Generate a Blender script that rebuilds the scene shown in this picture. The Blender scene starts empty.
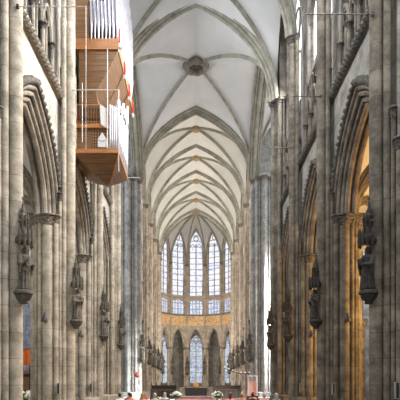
import bpy, bmesh, math, random
from mathutils import Vector, Matrix, noise
random.seed(4)
PI = math.pi
R = math.radians
E = 1.7                      # eye height; heights written Z+E are measured from the eye
scene = bpy.context.scene
COL = scene.collection

# ------------------------------------------------------------------ materials
def nodes(name):
    m = bpy.data.materials.new(name); m.use_nodes = True
    nt = m.node_tree; b = nt.nodes['Principled BSDF']
    return m, nt, b

def ramp(nt, fac, stops):
    r = nt.nodes.new('ShaderNodeValToRGB')
    el = r.color_ramp.elements
    el[0].position, el[0].color = stops[0][0], (*stops[0][1], 1)
    el[1].position, el[1].color = stops[-1][0], (*stops[-1][1], 1)
    for p, c in stops[1:-1]:
        e = el.new(p); e.color = (*c, 1)
    nt.links.new(fac, r.inputs[0]); return r.outputs[0]

def stone(name, c1, c2, c3, joint=0.55, jw=0.012, rough=0.85, mort=0.55, nscale=1.1, bump=0.12, spots=0.35, bw=2.1):
    """ashlar stone: blocks that vary in colour, thin joints, blotches"""
    m, nt, b = nodes(name); L = nt.links.new; N = nt.nodes.new
    g = N('ShaderNodeNewGeometry')
    sep = N('ShaderNodeSeparateXYZ'); L(g.outputs['Position'], sep.inputs[0])
    add = N('ShaderNodeMath'); add.operation = 'ADD'; L(sep.outputs[0], add.inputs[0]); L(sep.outputs[1], add.inputs[1])
    comb = N('ShaderNodeCombineXYZ'); L(add.outputs[0], comb.inputs[0]); L(sep.outputs[2], comb.inputs[1])
    br = N('ShaderNodeTexBrick'); L(comb.outputs[0], br.inputs['Vector'])
    br.inputs['Scale'].default_value = 1.0
    br.inputs['Brick Width'].default_value = joint * bw; br.inputs['Row Height'].default_value = joint
    br.inputs['Mortar Size'].default_value = jw; br.inputs['Mortar Smooth'].default_value = 0.3
    br.inputs['Color1'].default_value = (0.0, 0.0, 0.0, 1); br.inputs['Color2'].default_value = (1, 1, 1, 1)
    br.inputs['Mortar'].default_value = (0.5, 0.5, 0.5, 1)
    n1 = N('ShaderNodeTexNoise'); n1.inputs['Scale'].default_value = nscale; n1.inputs['Detail'].default_value = 6; n1.inputs['Roughness'].default_value = 0.7
    L(g.outputs['Position'], n1.inputs['Vector'])
    mx = N('ShaderNodeMath'); mx.operation = 'MULTIPLY_ADD'; L(br.outputs['Color'], mx.inputs[0]); mx.inputs[1].default_value = 0.3 if bw < 10 else 0.13
    L(n1.outputs['Fac'], mx.inputs[2])
    col = ramp(nt, mx.outputs[0], [(0.38, c1), (0.6, c2), (0.85, c3)])
    # dark weathering blotches
    n2 = N('ShaderNodeTexNoise'); n2.inputs['Scale'].default_value = 2.2; n2.inputs['Detail'].default_value = 8; n2.inputs['Roughness'].default_value = 0.75
    L(g.outputs['Position'], n2.inputs['Vector'])
    sp = ramp(nt, n2.outputs['Fac'], [(0.36, (1 - spots,) * 3), (0.56, (1, 1, 1))])
    mm = N('ShaderNodeMix'); mm.data_type = 'RGBA'; mm.blend_type = 'MULTIPLY'; mm.inputs[0].default_value = 1
    L(col, mm.inputs[6]); L(sp, mm.inputs[7])
    mo = N('ShaderNodeMix'); mo.data_type = 'RGBA'; mo.blend_type = 'MULTIPLY'
    L(br.outputs['Fac'], mo.inputs[0]); L(mm.outputs[2], mo.inputs[6]); mo.inputs[7].default_value = (mort, mort, mort, 1)
    L(mo.outputs[2], b.inputs['Base Color'])
    b.inputs['Roughness'].default_value = rough
    bp = N('ShaderNodeBump'); bp.inputs['Strength'].default_value = bump; bp.inputs['Distance'].default_value = 0.03
    L(n2.outputs['Fac'], bp.inputs['Height']); L(bp.outputs[0], b.inputs['Normal'])
    return m

def plain(name, c, rough=0.6, metal=0.0, var=0.15, scale=4.0, bump=0.0):
    m, nt, b = nodes(name); L = nt.links.new; N = nt.nodes.new
    g = N('ShaderNodeNewGeometry')
    n1 = N('ShaderNodeTexNoise'); n1.inputs['Scale'].default_value = scale; n1.inputs['Detail'].default_value = 5
    L(g.outputs['Position'], n1.inputs['Vector'])
    lo = tuple(max(0, x * (1 - var)) for x in c); hi = tuple(min(1, x * (1 + var)) for x in c)
    L(ramp(nt, n1.outputs['Fac'], [(0.3, lo), (0.7, hi)]), b.inputs['Base Color'])
    b.inputs['Roughness'].default_value = rough; b.inputs['Metallic'].default_value = metal
    if bump:
        bp = N('ShaderNodeBump'); bp.inputs['Strength'].default_value = bump; bp.inputs['Distance'].default_value = 0.02
        L(n1.outputs['Fac'], bp.inputs['Height']); L(bp.outputs[0], b.inputs['Normal'])
    return m

def wood(name, c1, c2, horiz=True, board=0.28):
    m, nt, b = nodes(name); L = nt.links.new; N = nt.nodes.new
    g = N('ShaderNodeNewGeometry')
    mp = N('ShaderNodeMapping'); L(g.outputs['Position'], mp.inputs[0]); mp.inputs['Scale'].default_value = (1.2, 1.2, 14) if horiz else (14, 14, 1.2)
    n1 = N('ShaderNodeTexNoise'); n1.inputs['Scale'].default_value = 1.0; n1.inputs['Detail'].default_value = 5; L(mp.outputs[0], n1.inputs['Vector'])
    col = ramp(nt, n1.outputs['Fac'], [(0.3, c1), (0.7, c2)])
    sep = N('ShaderNodeSeparateXYZ'); L(g.outputs['Position'], sep.inputs[0])
    md = N('ShaderNodeMath'); md.operation = 'MODULO'; L(sep.outputs[2], md.inputs[0]); md.inputs[1].default_value = board
    ls = N('ShaderNodeMath'); ls.operation = 'LESS_THAN'; L(md.outputs[0], ls.inputs[0]); ls.inputs[1].default_value = 0.025
    mo = N('ShaderNodeMix'); mo.data_type = 'RGBA'; mo.blend_type = 'MULTIPLY'
    L(ls.outputs[0], mo.inputs[0]); L(col, mo.inputs[6]); mo.inputs[7].default_value = (.55, .5, .45, 1)
    L(mo.outputs[2], b.inputs['Base Color']); b.inputs['Roughness'].default_value = 0.45
    return m

def glass_lit(name, cols, strength, sx=0.5, sz=0.45, lead=0.14):
    """stained glass with the daylight behind it: coloured quarries between dark leads"""
    m, nt, b = nodes(name); L = nt.links.new; N = nt.nodes.new
    g = N('ShaderNodeNewGeometry')
    sep = N('ShaderNodeSeparateXYZ'); L(g.outputs['Position'], sep.inputs[0])
    add = N('ShaderNodeMath'); add.operation = 'ADD'; L(sep.outputs[0], add.inputs[0]); L(sep.outputs[1], add.inputs[1])
    comb = N('ShaderNodeCombineXYZ'); L(add.outputs[0], comb.inputs[0]); L(sep.outputs[2], comb.inputs[1])
    vo = N('ShaderNodeTexVoronoi'); vo.voronoi_dimensions = '2D'; vo.inputs['Scale'].default_value = 1 / sx * 1.6
    L(comb.outputs[0], vo.inputs['Vector'])
    sc = N('ShaderNodeSeparateColor'); L(vo.outputs['Color'], sc.inputs[0])
    n = len(cols)
    col = ramp(nt, sc.outputs[0], [(i / (n - 1) if n > 1 else 0, c) for i, c in enumerate(cols)])
    md = N('ShaderNodeMath'); md.operation = 'MODULO'; L(sep.outputs[2], md.inputs[0]); md.inputs[1].default_value = sz * 2.2
    ls = N('ShaderNodeMath'); ls.operation = 'LESS_THAN'; L(md.outputs[0], ls.inputs[0]); ls.inputs[1].default_value = lead
    mo = N('ShaderNodeMix'); mo.data_type = 'RGBA'; mo.blend_type = 'MULTIPLY'
    L(ls.outputs[0], mo.inputs[0]); L(col, mo.inputs[6]); mo.inputs[7].default_value = (.45, .48, .55, 1)
    L(mo.outputs[2], b.inputs['Emission Color']); b.inputs['Emission Strength'].default_value = strength
    b.inputs['Base Color'].default_value = (.1, .1, .12, 1); b.inputs['Roughness'].default_value = .7; b.inputs['Specular IOR Level'].default_value = .05
    return m

M = {}
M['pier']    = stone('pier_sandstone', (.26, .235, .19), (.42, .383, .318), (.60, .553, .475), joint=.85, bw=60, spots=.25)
M['pierdk']  = stone('pier_sandstone_shaded', (.095, .084, .066), (.175, .154, .122), (.31, .275, .225), joint=.85, bw=60, spots=.4)  # shaded copy of the pier stone: the right side's backlight put into colour
M['cross']   = stone('crossing_stone_daylit', (.2, .205, .2), (.34, .345, .335), (.52, .525, .51), joint=.9, bw=60, spots=.25)  # cool daylight at the crossing is put into this grey
M['choir']   = stone('choir_stone', (.31, .255, .195), (.45, .38, .30), (.58, .5, .41), joint=.8, bw=60, spots=.25)
M['wall']    = stone('spandrel_stone', (.28, .265, .24), (.39, .375, .345), (.48, .465, .435), joint=.5, spots=.2)
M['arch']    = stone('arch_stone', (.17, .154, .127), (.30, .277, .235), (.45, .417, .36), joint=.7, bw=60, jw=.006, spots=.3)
M['archdk']  = stone('arch_stone_shaded', (.10, .087, .07), (.18, .157, .128), (.29, .257, .21), joint=.7, bw=60, jw=.006, spots=.4)  # arch stone darkened to carry the shade of the right arcade
M['walldk']  = stone('spandrel_stone_shaded', (.17, .16, .14), (.26, .245, .22), (.34, .325, .295), joint=.5, spots=.25)  # shade of the right wall painted in as a darker spandrel tone
M['rib']     = stone('rib_stone', (.20, .19, .15), (.30, .288, .235), (.40, .382, .32), joint=.6, bw=60, jw=.005, spots=.15)
M['web']     = plain('vault_plaster', (.55, .555, .55), .9, var=.06, scale=.6)
M['webwarm'] = plain('choir_vault_plaster', (.62, .605, .56), .9, var=.07, scale=.6)
M['foliage'] = plain('dark_carving', (.085, .08, .072), .9, var=.6, scale=9, bump=.6)  # dark carved stone; also shades the right-hand capitals through its colour
M['cap']     = plain('carved_capital_stone', (.17, .152, .126), .9, var=.55, scale=12, bump=.6)  # darkened so the colour carries the shadows of the carving
M['bossg']   = plain('gilded_boss_stone', (.33, .23, .11), .6, var=.4, scale=8)
M['dark']    = plain('passage_shade_stone', (.05, .047, .043), .95, var=.4)  # darkness of the passage and the boss hole, put into the colour
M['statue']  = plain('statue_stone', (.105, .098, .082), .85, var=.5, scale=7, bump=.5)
M['statuedk']= plain('shaded_statue_stone', (.036, .033, .03), .85, var=.5, scale=7, bump=.5)  # shade on the right-hand figures put into a darker statue colour
M['floor']   = stone('floor_slabs', (.2, .18, .16), (.3, .27, .24), (.38, .35, .31), joint=.7, rough=.5, spots=.2)
M['wood']    = wood('organ_oak', (.12, .062, .024), (.22, .115, .046))
M['woodlt']  = wood('organ_oak_ledge', (.30, .125, .04), (.42, .19, .07), board=5)
M['wooddk']  = wood('pew_oak', (.10, .05, .025), (.17, .09, .045))
M['tin']     = plain('polished_tin', (.46, .45, .52), .3, .6, var=.15)
M['tinwh']   = plain('bright_tin', (.48, .48, .53), .32, .6, var=.12)
M['red']     = plain('red_lacquer', (.55, .05, .03), .4)
M['white']   = plain('white_paint', (.62, .62, .64), .5, var=.05)
M['iron']    = plain('dark_iron', (.035, .035, .037), .5, .6)
M['steel']   = plain('grey_steel', (.42, .42, .42), .45, .5)
M['gold']    = plain('gilding', (.85, .45, .10), .3, .8)
M['blackmarble'] = plain('black_marble', (.03, .028, .03), .25)
M['carpet']  = plain('red_carpet', (.10, .018, .018), .95)
M['petal']   = plain('white_petals', (.80, .80, .74), .8, var=.2, scale=14)
M['leaf']    = plain('green_leaves', (.06, .13, .04), .7, var=.4, scale=9)
M['orange']  = plain('orange_cloth', (.72, .16, .035), .8, var=.12)
M['pink']    = plain('pink_cloth', (.75, .40, .36), .8, var=.15)
M['skin']    = plain('skin', (.62, .37, .27), .6, var=.08)
M['mos']     = plain('gilded_frieze', (.60, .39, .19), .55, var=.4, scale=3.2)
M['paintdk'] = plain('dark_aisle_wood', (.03, .025, .022), .6)
M['g_clear'] = glass_lit('clear_daylight_glass', [(.86, .90, 1), (1, 1, 1), (.92, .95, 1)], 2.2, lead=.06)
M['g_apse']  = glass_lit('pale_stained_glass', [(.78, .84, 1), (1, 1, 1), (.42, .52, .86), (.95, .97, 1), (1, .93, .86), (.85, .90, 1)], 1.05, sx=.42, lead=.2)
M['g_trif']  = glass_lit('blue_stained_glass', [(.30, .42, .75), (.85, .9, 1), (.45, .55, .8), (.9, .95, 1)], 1.0, sx=.4)
M['g_chap']  = glass_lit('chapel_stained_glass', [(.30, .38, .58), (.85, .93, 1), (.42, .5, .7), (.72, .82, .95), (.9, .96, 1)], .75, sx=.45, lead=.1)
M['g_aisle'] = glass_lit('aisle_stained_glass', [(.05, .07, .13), (.30, .34, .45), (.10, .13, .2)], .4, sx=.5)
M['bulb']    = glass_lit('lamp_bulb', [(1, .93, .8), (1, .95, .85)], 1.6)
HAIR = [plain('brown_hair', (.05, .03, .018), .6), plain('grey_hair', (.42, .41, .40), .6), plain('blond_hair', (.38, .25, .11), .6), plain('black_hair', (.015, .013, .012), .5)]
COATS = {n: plain(n + '_cloth', c, .85) for n, c in dict(red=(.5, .05, .05), pink=(.70, .33, .30), beige=(.5, .4, .29), navy=(.03, .04, .09), white=(.75, .73, .7), black=(.02, .02, .022), grey=(.25, .25, .26), salmon=(.68, .26, .18)).items()}
M['jeans'] = plain('dark_trousers', (.03, .035, .05), .9)

# ------------------------------------------------------------------ mesh helpers
def link(name, bm, mat, parent=None, smooth=40):
    bmesh.ops.recalc_face_normals(bm, faces=bm.faces)
    me = bpy.data.meshes.new(name); bm.to_mesh(me); bm.free()
    me.materials.append(mat)
    if smooth:
        me.shade_smooth(); me.set_sharp_from_angle(angle=R(smooth))
    o = bpy.data.objects.new(name, me); COL.objects.link(o)
    if parent is not None: o.parent = parent
    return o

def tag(o, label=None, cat=None, group=None, kind=None):
    for k, v in (('label', label), ('category', cat), ('group', group), ('kind', kind)):
        if v: o[k] = v
    return o

def empty(name, loc=(0, 0, 0), rz=0, label=None, cat=None, group=None, kind=None):
    o = bpy.data.objects.new(name, None); COL.objects.link(o)
    o.location = loc; o.rotation_euler = (0, 0, rz)
    return tag(o, label, cat, group, kind)

KIDS = {}
def dup(root, loc, rz, label=None, group=None, mat=None, scale=None):
    def cp(o, parent):
        c = o.copy(); COL.objects.link(c)
        if parent is not None: c.parent = parent
        for ch in list(o.children): cp(ch, c)
        return c
    r = cp(root, None); r.location = loc; r.rotation_euler = (0, 0, rz)
    if scale: r.scale = scale
    if label: r['label'] = label
    if group: r['group'] = group
    if mat: remat(r, mat)
    return r

MESHCACHE = {}
def remat(root, mp):
    """give a copied thing other materials, such as shaded stone copies: mp maps old material -> new material"""
    for ch in root.children_recursive:
        if ch.type != 'MESH' or not ch.data.materials: continue
        old = ch.data.materials[0]
        if old in mp:
            key = (ch.data.name, mp[old].name)
            if key not in MESHCACHE:
                me = ch.data.copy(); me.materials.clear(); me.materials.append(mp[old]); MESHCACHE[key] = me
            ch.data = MESHCACHE[key]

def box(bm, x0, x1, y0, y1, z0, z1):
    v = [bm.verts.new(p) for p in ((x0, y0, z0), (x1, y0, z0), (x1, y1, z0), (x0, y1, z0), (x0, y0, z1), (x1, y0, z1), (x1, y1, z1), (x0, y1, z1))]
    for f in ((0, 3, 2, 1), (4, 5, 6, 7), (0, 1, 5, 4), (1, 2, 6, 5), (2, 3, 7, 6), (3, 0, 4, 7)): bm.faces.new([v[i] for i in f])
    return bm

def bx(*a):
    return box(bmesh.new(), *a)

def lathe(bm, cx, cy, prof, seg=12, mod=None, sx=1, sy=1, ph=0):
    """prof: list of (r, z); mod(i, ang, r, z) -> r"""
    rings = []
    for i, (r, z) in enumerate(prof):
        ring = []
        for k in range(seg):
            a = 2 * PI * k / seg + ph
            rr = mod(i, a, r, z) if mod else r
            ring.append(bm.verts.new((cx + sx * rr * math.cos(a), cy + sy * rr * math.sin(a), z)))
        rings.append(ring)
    for a, b in zip(rings, rings[1:]):
        for k in range(seg): bm.faces.new((a[k], a[(k + 1) % seg], b[(k + 1) % seg], b[k]))
    bm.faces.new(rings[0][::-1]); bm.faces.new(rings[-1])
    return bm

def cyl(cx, cy, r, z0, z1, seg=12):
    return lathe(bmesh.new(), cx, cy, [(r, z0), (r, z1)], seg)

def tube(bm, pts, rad, seg=8):
    pts = [Vector(p) for p in pts]; rings = []
    n = len(pts)
    for i, p in enumerate(pts):
        t = (pts[min(i + 1, n - 1)] - pts[max(i - 1, 0)]).normalized()
        up = Vector((0, 0, 1)) if abs(t.z) < .9 else Vector((1, 0, 0))
        a = t.cross(up).normalized(); b = t.cross(a).normalized()
        r = rad[i] if isinstance(rad, (list, tuple)) else rad
        rings.append([bm.verts.new(p + a * r * math.cos(2 * PI * k / seg) + b * r * math.sin(2 * PI * k / seg)) for k in range(seg)])
    for a, b in zip(rings, rings[1:]):
        for k in range(seg): bm.faces.new((a[k], a[(k + 1) % seg], b[(k + 1) % seg], b[k]))
    bm.faces.new(rings[0][::-1]); bm.faces.new(rings[-1])
    return bm

def ball(bm, c, r, sx=1, sy=1, sz=1, u=10, v=7, rot=None):
    mt = Matrix.Translation(c) @ (rot.to_4x4() if rot else Matrix()) @ Matrix.Diagonal((r * sx, r * sy, r * sz, 1))
    bmesh.ops.create_uvsphere(bm, u_segments=u, v_segments=v, radius=1, matrix=mt)
    return bm

def sweep(bm, path, prof, L, mod=None):
    """path: 3D points in a vertical plane; L: lateral unit vector; prof: closed list of (radial, lateral).  radial + = outwards/upwards"""
    path = [Vector(p) for p in path]; L = Vector(L).normalized(); n = len(path); rings = []
    for i, p in enumerate(path):
        t = (path[min(i + 1, n - 1)] - path[max(i - 1, 0)]).normalized()
        N = L.cross(t).normalized()
        if N.z < -1e-6: N = -N
        if abs(N.z) <= 1e-6 and i > 0: pass
        rings.append([bm.verts.new(p + N * (a * (mod(i, p) if mod else 1)) + L * (l * (mod(i, p) if mod else 1))) for a, l in prof])
    m = len(prof)
    for a, b in zip(rings, rings[1:]):
        for k in range(m): bm.faces.new((a[k], a[(k + 1) % m], b[(k + 1) % m], b[k]))
    bm.faces.new(rings[0][::-1]); bm.faces.new(rings[-1])
    return bm

def half_arch(n, c=1.0):
    """[(u, h)]: u 1 -> 0 from the springing to the apex, h 0 -> 1"""
    H = math.sqrt((1 + c) ** 2 - c * c); out = []
    for i in range(n + 1):
        h = math.sin(PI / 2 * i / n) if c < .3 else math.sin(PI / 2 * (i / n) ** 1.0)
        out.append((max(0.0, math.sqrt(max(0, (1 + c) ** 2 - (h * H) ** 2)) - c), h))
    out[-1] = (0.0, 1.0)
    return out

def pointed(a, rise, z0, n=9, c=1.0):
    """(s, z) of a pointed arch from -a to a; even steps in angle"""
    th = math.acos(c / (1 + c)); sm = math.sin(th); half = []
    for i in range(n + 1):
        t = th * i / n
        half.append((-( (1 + c) * math.cos(t) - c) * a, z0 + rise * math.sin(t) / sm))
    half[-1] = (0.0, z0 + rise)
    return half + [(-s, z) for s, z in reversed(half[:-1])]

def circ(r, n=8, cr=0, cl=0):
    return [(cr + r * math.cos(2 * PI * k / n), cl + r * math.sin(2 * PI * k / n)) for k in range(n)]

def remesh(bm, vox, name, mat, parent=None, smooth_it=2):
    me = bpy.data.meshes.new('tmp'); bm.to_mesh(me); bm.free()
    o = bpy.data.objects.new('tmp', me); COL.objects.link(o)
    md = o.modifiers.new('r', 'REMESH'); md.mode = 'VOXEL'; md.voxel_size = vox
    if smooth_it:
        s = o.modifiers.new('s', 'SMOOTH'); s.iterations = smooth_it; s.factor = .4
    dg = bpy.context.evaluated_depsgraph_get()
    me2 = bpy.data.meshes.new_from_object(o.evaluated_get(dg)); me2.name = name
    bpy.data.objects.remove(o); bpy.data.meshes.remove(me)
    me2.materials.clear(); me2.materials.append(mat); me2.shade_smooth()
    o2 = bpy.data.objects.new(name, me2); COL.objects.link(o2)
    if parent is not None: o2.parent = parent
    return o2

# ------------------------------------------------------------------ layout
XF = 5.95                    # centre of the vault shafts facing the nave
XC = 6.75                    # centre of the arcade piers
XW = 6.40                    # face of the nave wall
NAVE = [17.4, 25.0, 32.5]    # arcade piers
CW, CE = 40.0, 55.0          # crossing piers
APC = 86.7                   # apse centre
CH = [55 + 7.525 * i for i in range(1, 5)]   # choir piers, the last where the apse begins
ZCAP, ZSTR, ZSP, ZAP = 7.75 + E, 13.2 + E, 21.2 + E, 28.2 + E
ZCAPC, ZFR0, ZFR1, ZCL = 6.45 + E, 10.25 + E, 12.0 + E, 15.3 + E
SIDE = {'left': (-1, PI), 'right': (1, 0)}
ORD = ['nearest', 'second', 'third', 'fourth', 'fifth', 'sixth', 'seventh']

# ------------------------------------------------------------------ piers
def cap_bm(cx, cy, r, z0, h, seg=24, flare=1.62):
    ph = random.random() * 6
    def mod(i, a, rr, z):
        if i in (3, 4, 5): return rr * (1 + .17 * math.sin(a * 6 + ph + i * PI) + .07 * math.sin(a * 11 + i))
        return rr
    prof = [(r * 1.02, z0), (r * 1.22, z0 + .06 * h), (r * 1.06, z0 + .13 * h), (r * 1.3, z0 + .3 * h), (r * 1.22, z0 + .46 * h), (r * flare, z0 + .68 * h),
            (r * 1.15, z0 + .76 * h), (r * flare * 1.08, z0 + .84 * h), (r * flare * 1.08, z0 + .94 * h), (r * flare * .98, z0 + h)]
    return lathe(bmesh.new(), cx, cy, prof, seg, mod)

def make_pier(name, label, cat, zcap, ztop, k=1.0, mat='pier', thin_cap=True):
    """right-hand pier: -x looks at the nave, -y at the camera"""
    m = M[mat]; t = empty(name, (0, 0, 0), 0, label, cat)
    link('plinth', lathe(bmesh.new(), 0, 0, [(1.2 * k, 0), (1.2 * k, .35), (1.1 * k, .45), (1.08 * k, .8), (.98 * k, .9), (.95 * k, 1.0)], 8, ph=PI / 8), m, t)
    link('core', cyl(0, 0, .42 * k, .9, zcap + .1, 24), m, t)
    P = lambda ang, rad: (rad * k * math.cos(R(ang)), rad * k * math.sin(R(ang)))
    # the vault shaft and its two companions
    x, y = P(180, .84); sh_ = link('vault_shaft', cyl(x, y, .24 * k, .8, ztop - .45, 16), m, t); link('vault_capital', cap_bm(x, y, .235 * k, ztop - .45, .45), M['cap'], sh_)
    for s in (-1, 1):
        x, y = P(180 + s * 29, .72); sh_ = link('vault_shaft', cyl(x, y, .115 * k, .8, ztop - .4, 10), m, t); link('vault_capital', cap_bm(x, y, .115 * k, ztop - .4, .4), M['cap'], sh_)
    # arcade shafts
    for ang in (270, 90, 0):
        x, y = P(ang, .8); sh_ = link('arcade_shaft', cyl(x, y, .225 * k, .8, zcap - .5, 16), m, t); link('capital', cap_bm(x, y, .225 * k, zcap - .5, .5), M['cap'], sh_)
    for s in (-1, 1):
        for a0, rr, top in ((46, .075, zcap + 1.1), (64, .13, zcap), (116, .13, zcap), (136, .09, zcap), (156, .13, zcap)):
            x, y = P(180 + s * a0, (.70 if a0 == 46 else .80))
            sh_ = link('arcade_shaft', cyl(x, y, rr * k, .8, top - .4, 10), m, t)
            link('capital', cap_bm(x, y, rr * k, top - .4, .4, 10, 1.7), M['cap'] if a0 != 46 else M['foliage'], sh_)
    return t

DARKEN = {M['pier']: M['pierdk'], M['arch']: M['archdk'], M['wall']: M['walldk'], M['cap']: M['foliage'], M['statue']: M['statuedk']}  # right side: swaps in darker copies that hold its shade in the colour
pier0 = make_pier('compound_pier', 'x', 'pier', ZCAP, ZSP)
first = True
for side, (sx, rz) in SIDE.items():
    for i, d in enumerate(NAVE):
        lab = f'{ORD[i]} clustered stone pier of the {side} nave arcade, ' + ('pale' if side == 'left' else 'dark shaded') + ', shafts rising past the statue'
        if first: pier0.location = (sx * XC, d, 0); pier0.rotation_euler.z = rz; pier0['label'] = lab; pier0['group'] = 'nave arcade piers'; first = False
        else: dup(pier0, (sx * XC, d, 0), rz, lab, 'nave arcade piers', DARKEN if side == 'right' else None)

# crossing piers
def make_crossing(name, label, mat):
    m = M[mat]; t = empty(name, (0, 0, 0), 0, label, 'pier', 'crossing piers')
    link('plinth', lathe(bmesh.new(), 0, 0, [(1.6, 0), (1.6, .4), (1.45, .5), (1.42, .9), (1.3, 1.0)], 8, ph=PI / 8), m, t)
    link('core', cyl(0, 0, .72, .9, ZSP + .6, 28), m, t)
    for k in range(24):
        a = 180 + k * 15
        r = .22 if k % 6 == 0 else (.15 if k % 3 == 0 else .075)
        rad = 1.1 if k % 6 == 0 else (1.08 if k % 3 == 0 else .97)
        x, y = rad * math.cos(R(a)), rad * math.sin(R(a))
        sh_ = link('vault_shaft', cyl(x, y, r, .9, ZSP - .45, 12), m, t)
        link('vault_capital', cap_bm(x, y, r, ZSP - .45, .45, 12), M['cap'], sh_)
    return t
cp = make_crossing('crossing_pier', 'x', 'pier')
cg = make_crossing('crossing_pier', 'x', 'cross')
cp.location = (-6.95, CW, 0); cp.rotation_euler.z = PI; cp['label'] = 'pale clustered crossing pier behind the organ, left before the transept'
dup(cp, (6.95, CW, 0), 0, 'dark clustered crossing pier on the right before the transept', None, DARKEN)
cg.location = (-6.95, CE, 0); cg.rotation_euler.z = PI; cg['label'] = 'grey clustered crossing pier on the left where the choir begins'
dup(cg, (6.95, CE, 0), 0, 'grey clustered crossing pier on the right where the choir begins, window light along its shafts')

# choir piers
chp = make_pier('choir_pier', 'x', 'pier', ZCAPC, ZSP, .9, 'choir'); first = True
for side, (sx, rz) in SIDE.items():
    for i, d in enumerate(CH):
        lab = f'{ORD[i]} slender clustered pier of the {side} choir arcade beyond the crossing'
        if first: chp.location = (sx * 6.65, d, 0); chp.rotation_euler.z = rz; chp['label'] = lab; chp['group'] = 'choir arcade piers'; first = False
        else: dup(chp, (sx * 6.65, d, 0), rz, lab, 'choir arcade piers')

# ------------------------------------------------------------------ arcade arches
def make_arch(name, ahalf, rise_k, zs, k, mat, foliage=True):
    """arch of stepped orders in the frame of the right wall: x=0 on the wall face, + into the wall"""
    t = empty(name); m = M[mat]
    def path(a): return [(0, s, z) for s, z in pointed(a, a * rise_k, zs, 14)]
    base = ahalf
    st = [(.10, .8), (.10, .60), (.25, .56), (.28, .42), (.42, .38), (.45, .25), (.6, .2), (.63, .06), (.74, -.02), (.74, .8)]
    link('arch_ring', sweep(bmesh.new(), path(base), [(a * k, l * k) for a, l in st], (1, 0, 0)), m, t)
    for a, l, r in ((.0, .46, .125), (.0, .78, .125), (.14, .3, .10), (.33, .15, .10), (.52, .02, .085)):
        link('roll_moulding', sweep(bmesh.new(), [(l * k, s, z) for s, z in pointed(base + a * k, (base + a * k) * rise_k, zs, 14)], circ(r * k, 8), (1, 0, 0)), m, t)
    if foliage:
        pts = [(-.06 * k, s, z) for s, z in pointed(base + .72 * k, (base + .72 * k) * rise_k, zs, 44)]
        pts = [p for p in pts if p[2] > zs + .3]
        link('crocketed_hood', sweep(bmesh.new(), pts, circ(.125 * k, 7), (1, 0, 0), lambda i, p: (1.45 if i % 2 else .55) * (.85 + .3 * random.random())), M['foliage'], t, 80)
    return t
AH, AK = 2.95, 1.17
ar = make_arch('arcade_arch', AH, AK, ZCAP, 1.0, 'arch'); first = True
ENDS = NAVE + [CW - .1]
for side, (sx, rz) in SIDE.items():
    for i in range(3):
        mid = (ENDS[i] + ENDS[i + 1]) / 2
        lab = f'{ORD[i]} pointed arcade arch on the {side} of the nave, rolled mouldings under a leafy hood'
        if first: ar.location = (sx * XW, mid, 0); ar.rotation_euler.z = rz; tag(ar, lab, 'arch', 'nave arcade arches'); first = False
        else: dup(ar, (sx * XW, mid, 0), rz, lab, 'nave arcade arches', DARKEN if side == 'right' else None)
cr = make_arch('choir_arch', 2.9, 1.18, ZCAPC, .9, 'choir', False); first = True
CHE = [CE] + CH
for side, (sx, rz) in SIDE.items():
    for i in range(4):
        mid = (CHE[i] + CHE[i + 1]) / 2
        lab = f'{ORD[i]} pointed arch of the {side} choir arcade beyond the crossing'
        if first: cr.location = (sx * 6.35, mid, 0); cr.rotation_euler.z = rz; tag(cr, lab, 'arch', 'choir arcade arches'); first = False
        else: dup(cr, (sx * 6.35, mid, 0), rz, lab, 'choir arcade arches')

# ------------------------------------------------------------------ walls with pointed openings
def wall_open(bm, F, s0, s1, z0, z1, x0, x1, ops):
    """wall slab in a local frame F(x, s, z) -> world; ops: [(mid, a, sill, spring, rise)] left to right, one storey"""
    def strip(pts_lo, pts_hi):
        # pts: list of (s, z) ; faces front/back between, soffit along lo
        n = len(pts_lo)
        V = lambda x, p: bm.verts.new(F(x, p[0], p[1]))
        fl, fh, bl, bh = [V(x0, p) for p in pts_lo], [V(x0, p) for p in pts_hi], [V(x1, p) for p in pts_lo], [V(x1, p) for p in pts_hi]
        for i in range(n - 1):
            for q in ((fl[i], fl[i + 1], fh[i + 1], fh[i]), (bl[i], bh[i], bh[i + 1], bl[i + 1]), (fl[i], bl[i], bl[i + 1], fl[i + 1]), (fh[i], fh[i + 1], bh[i + 1], bh[i])):
                try: bm.faces.new(q)
                except ValueError: pass
    def solid(a, b, c, d):
        if b - a < 1e-4 or d - c < 1e-4: return
        vs = [bm.verts.new(F(x, s, z)) for x in (x0, x1) for s, z in ((a, c), (b, c), (b, d), (a, d))]
        for f in ((0, 1, 2, 3), (7, 6, 5, 4), (0, 4, 5, 1), (1, 5, 6, 2), (2, 6, 7, 3), (3, 7, 4, 0)): bm.faces.new([vs[i] for i in f])
    cur = s0
    for mid, a, sill, spring, rise in ops:
        solid(cur, mid - a, z0, z1)
        solid(mid - a, mid + a, z0, sill)
        pts = [(mid + s, z) for s, z in pointed(a, rise, spring, 10)]
        strip(pts, [(s, z1) for s, z in pts])
        cur = mid + a
    solid(cur, s1, z0, z1)

def frame_side(sx, X0):
    return lambda x, s, z: (sx * (X0 + x), s, z)

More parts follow.
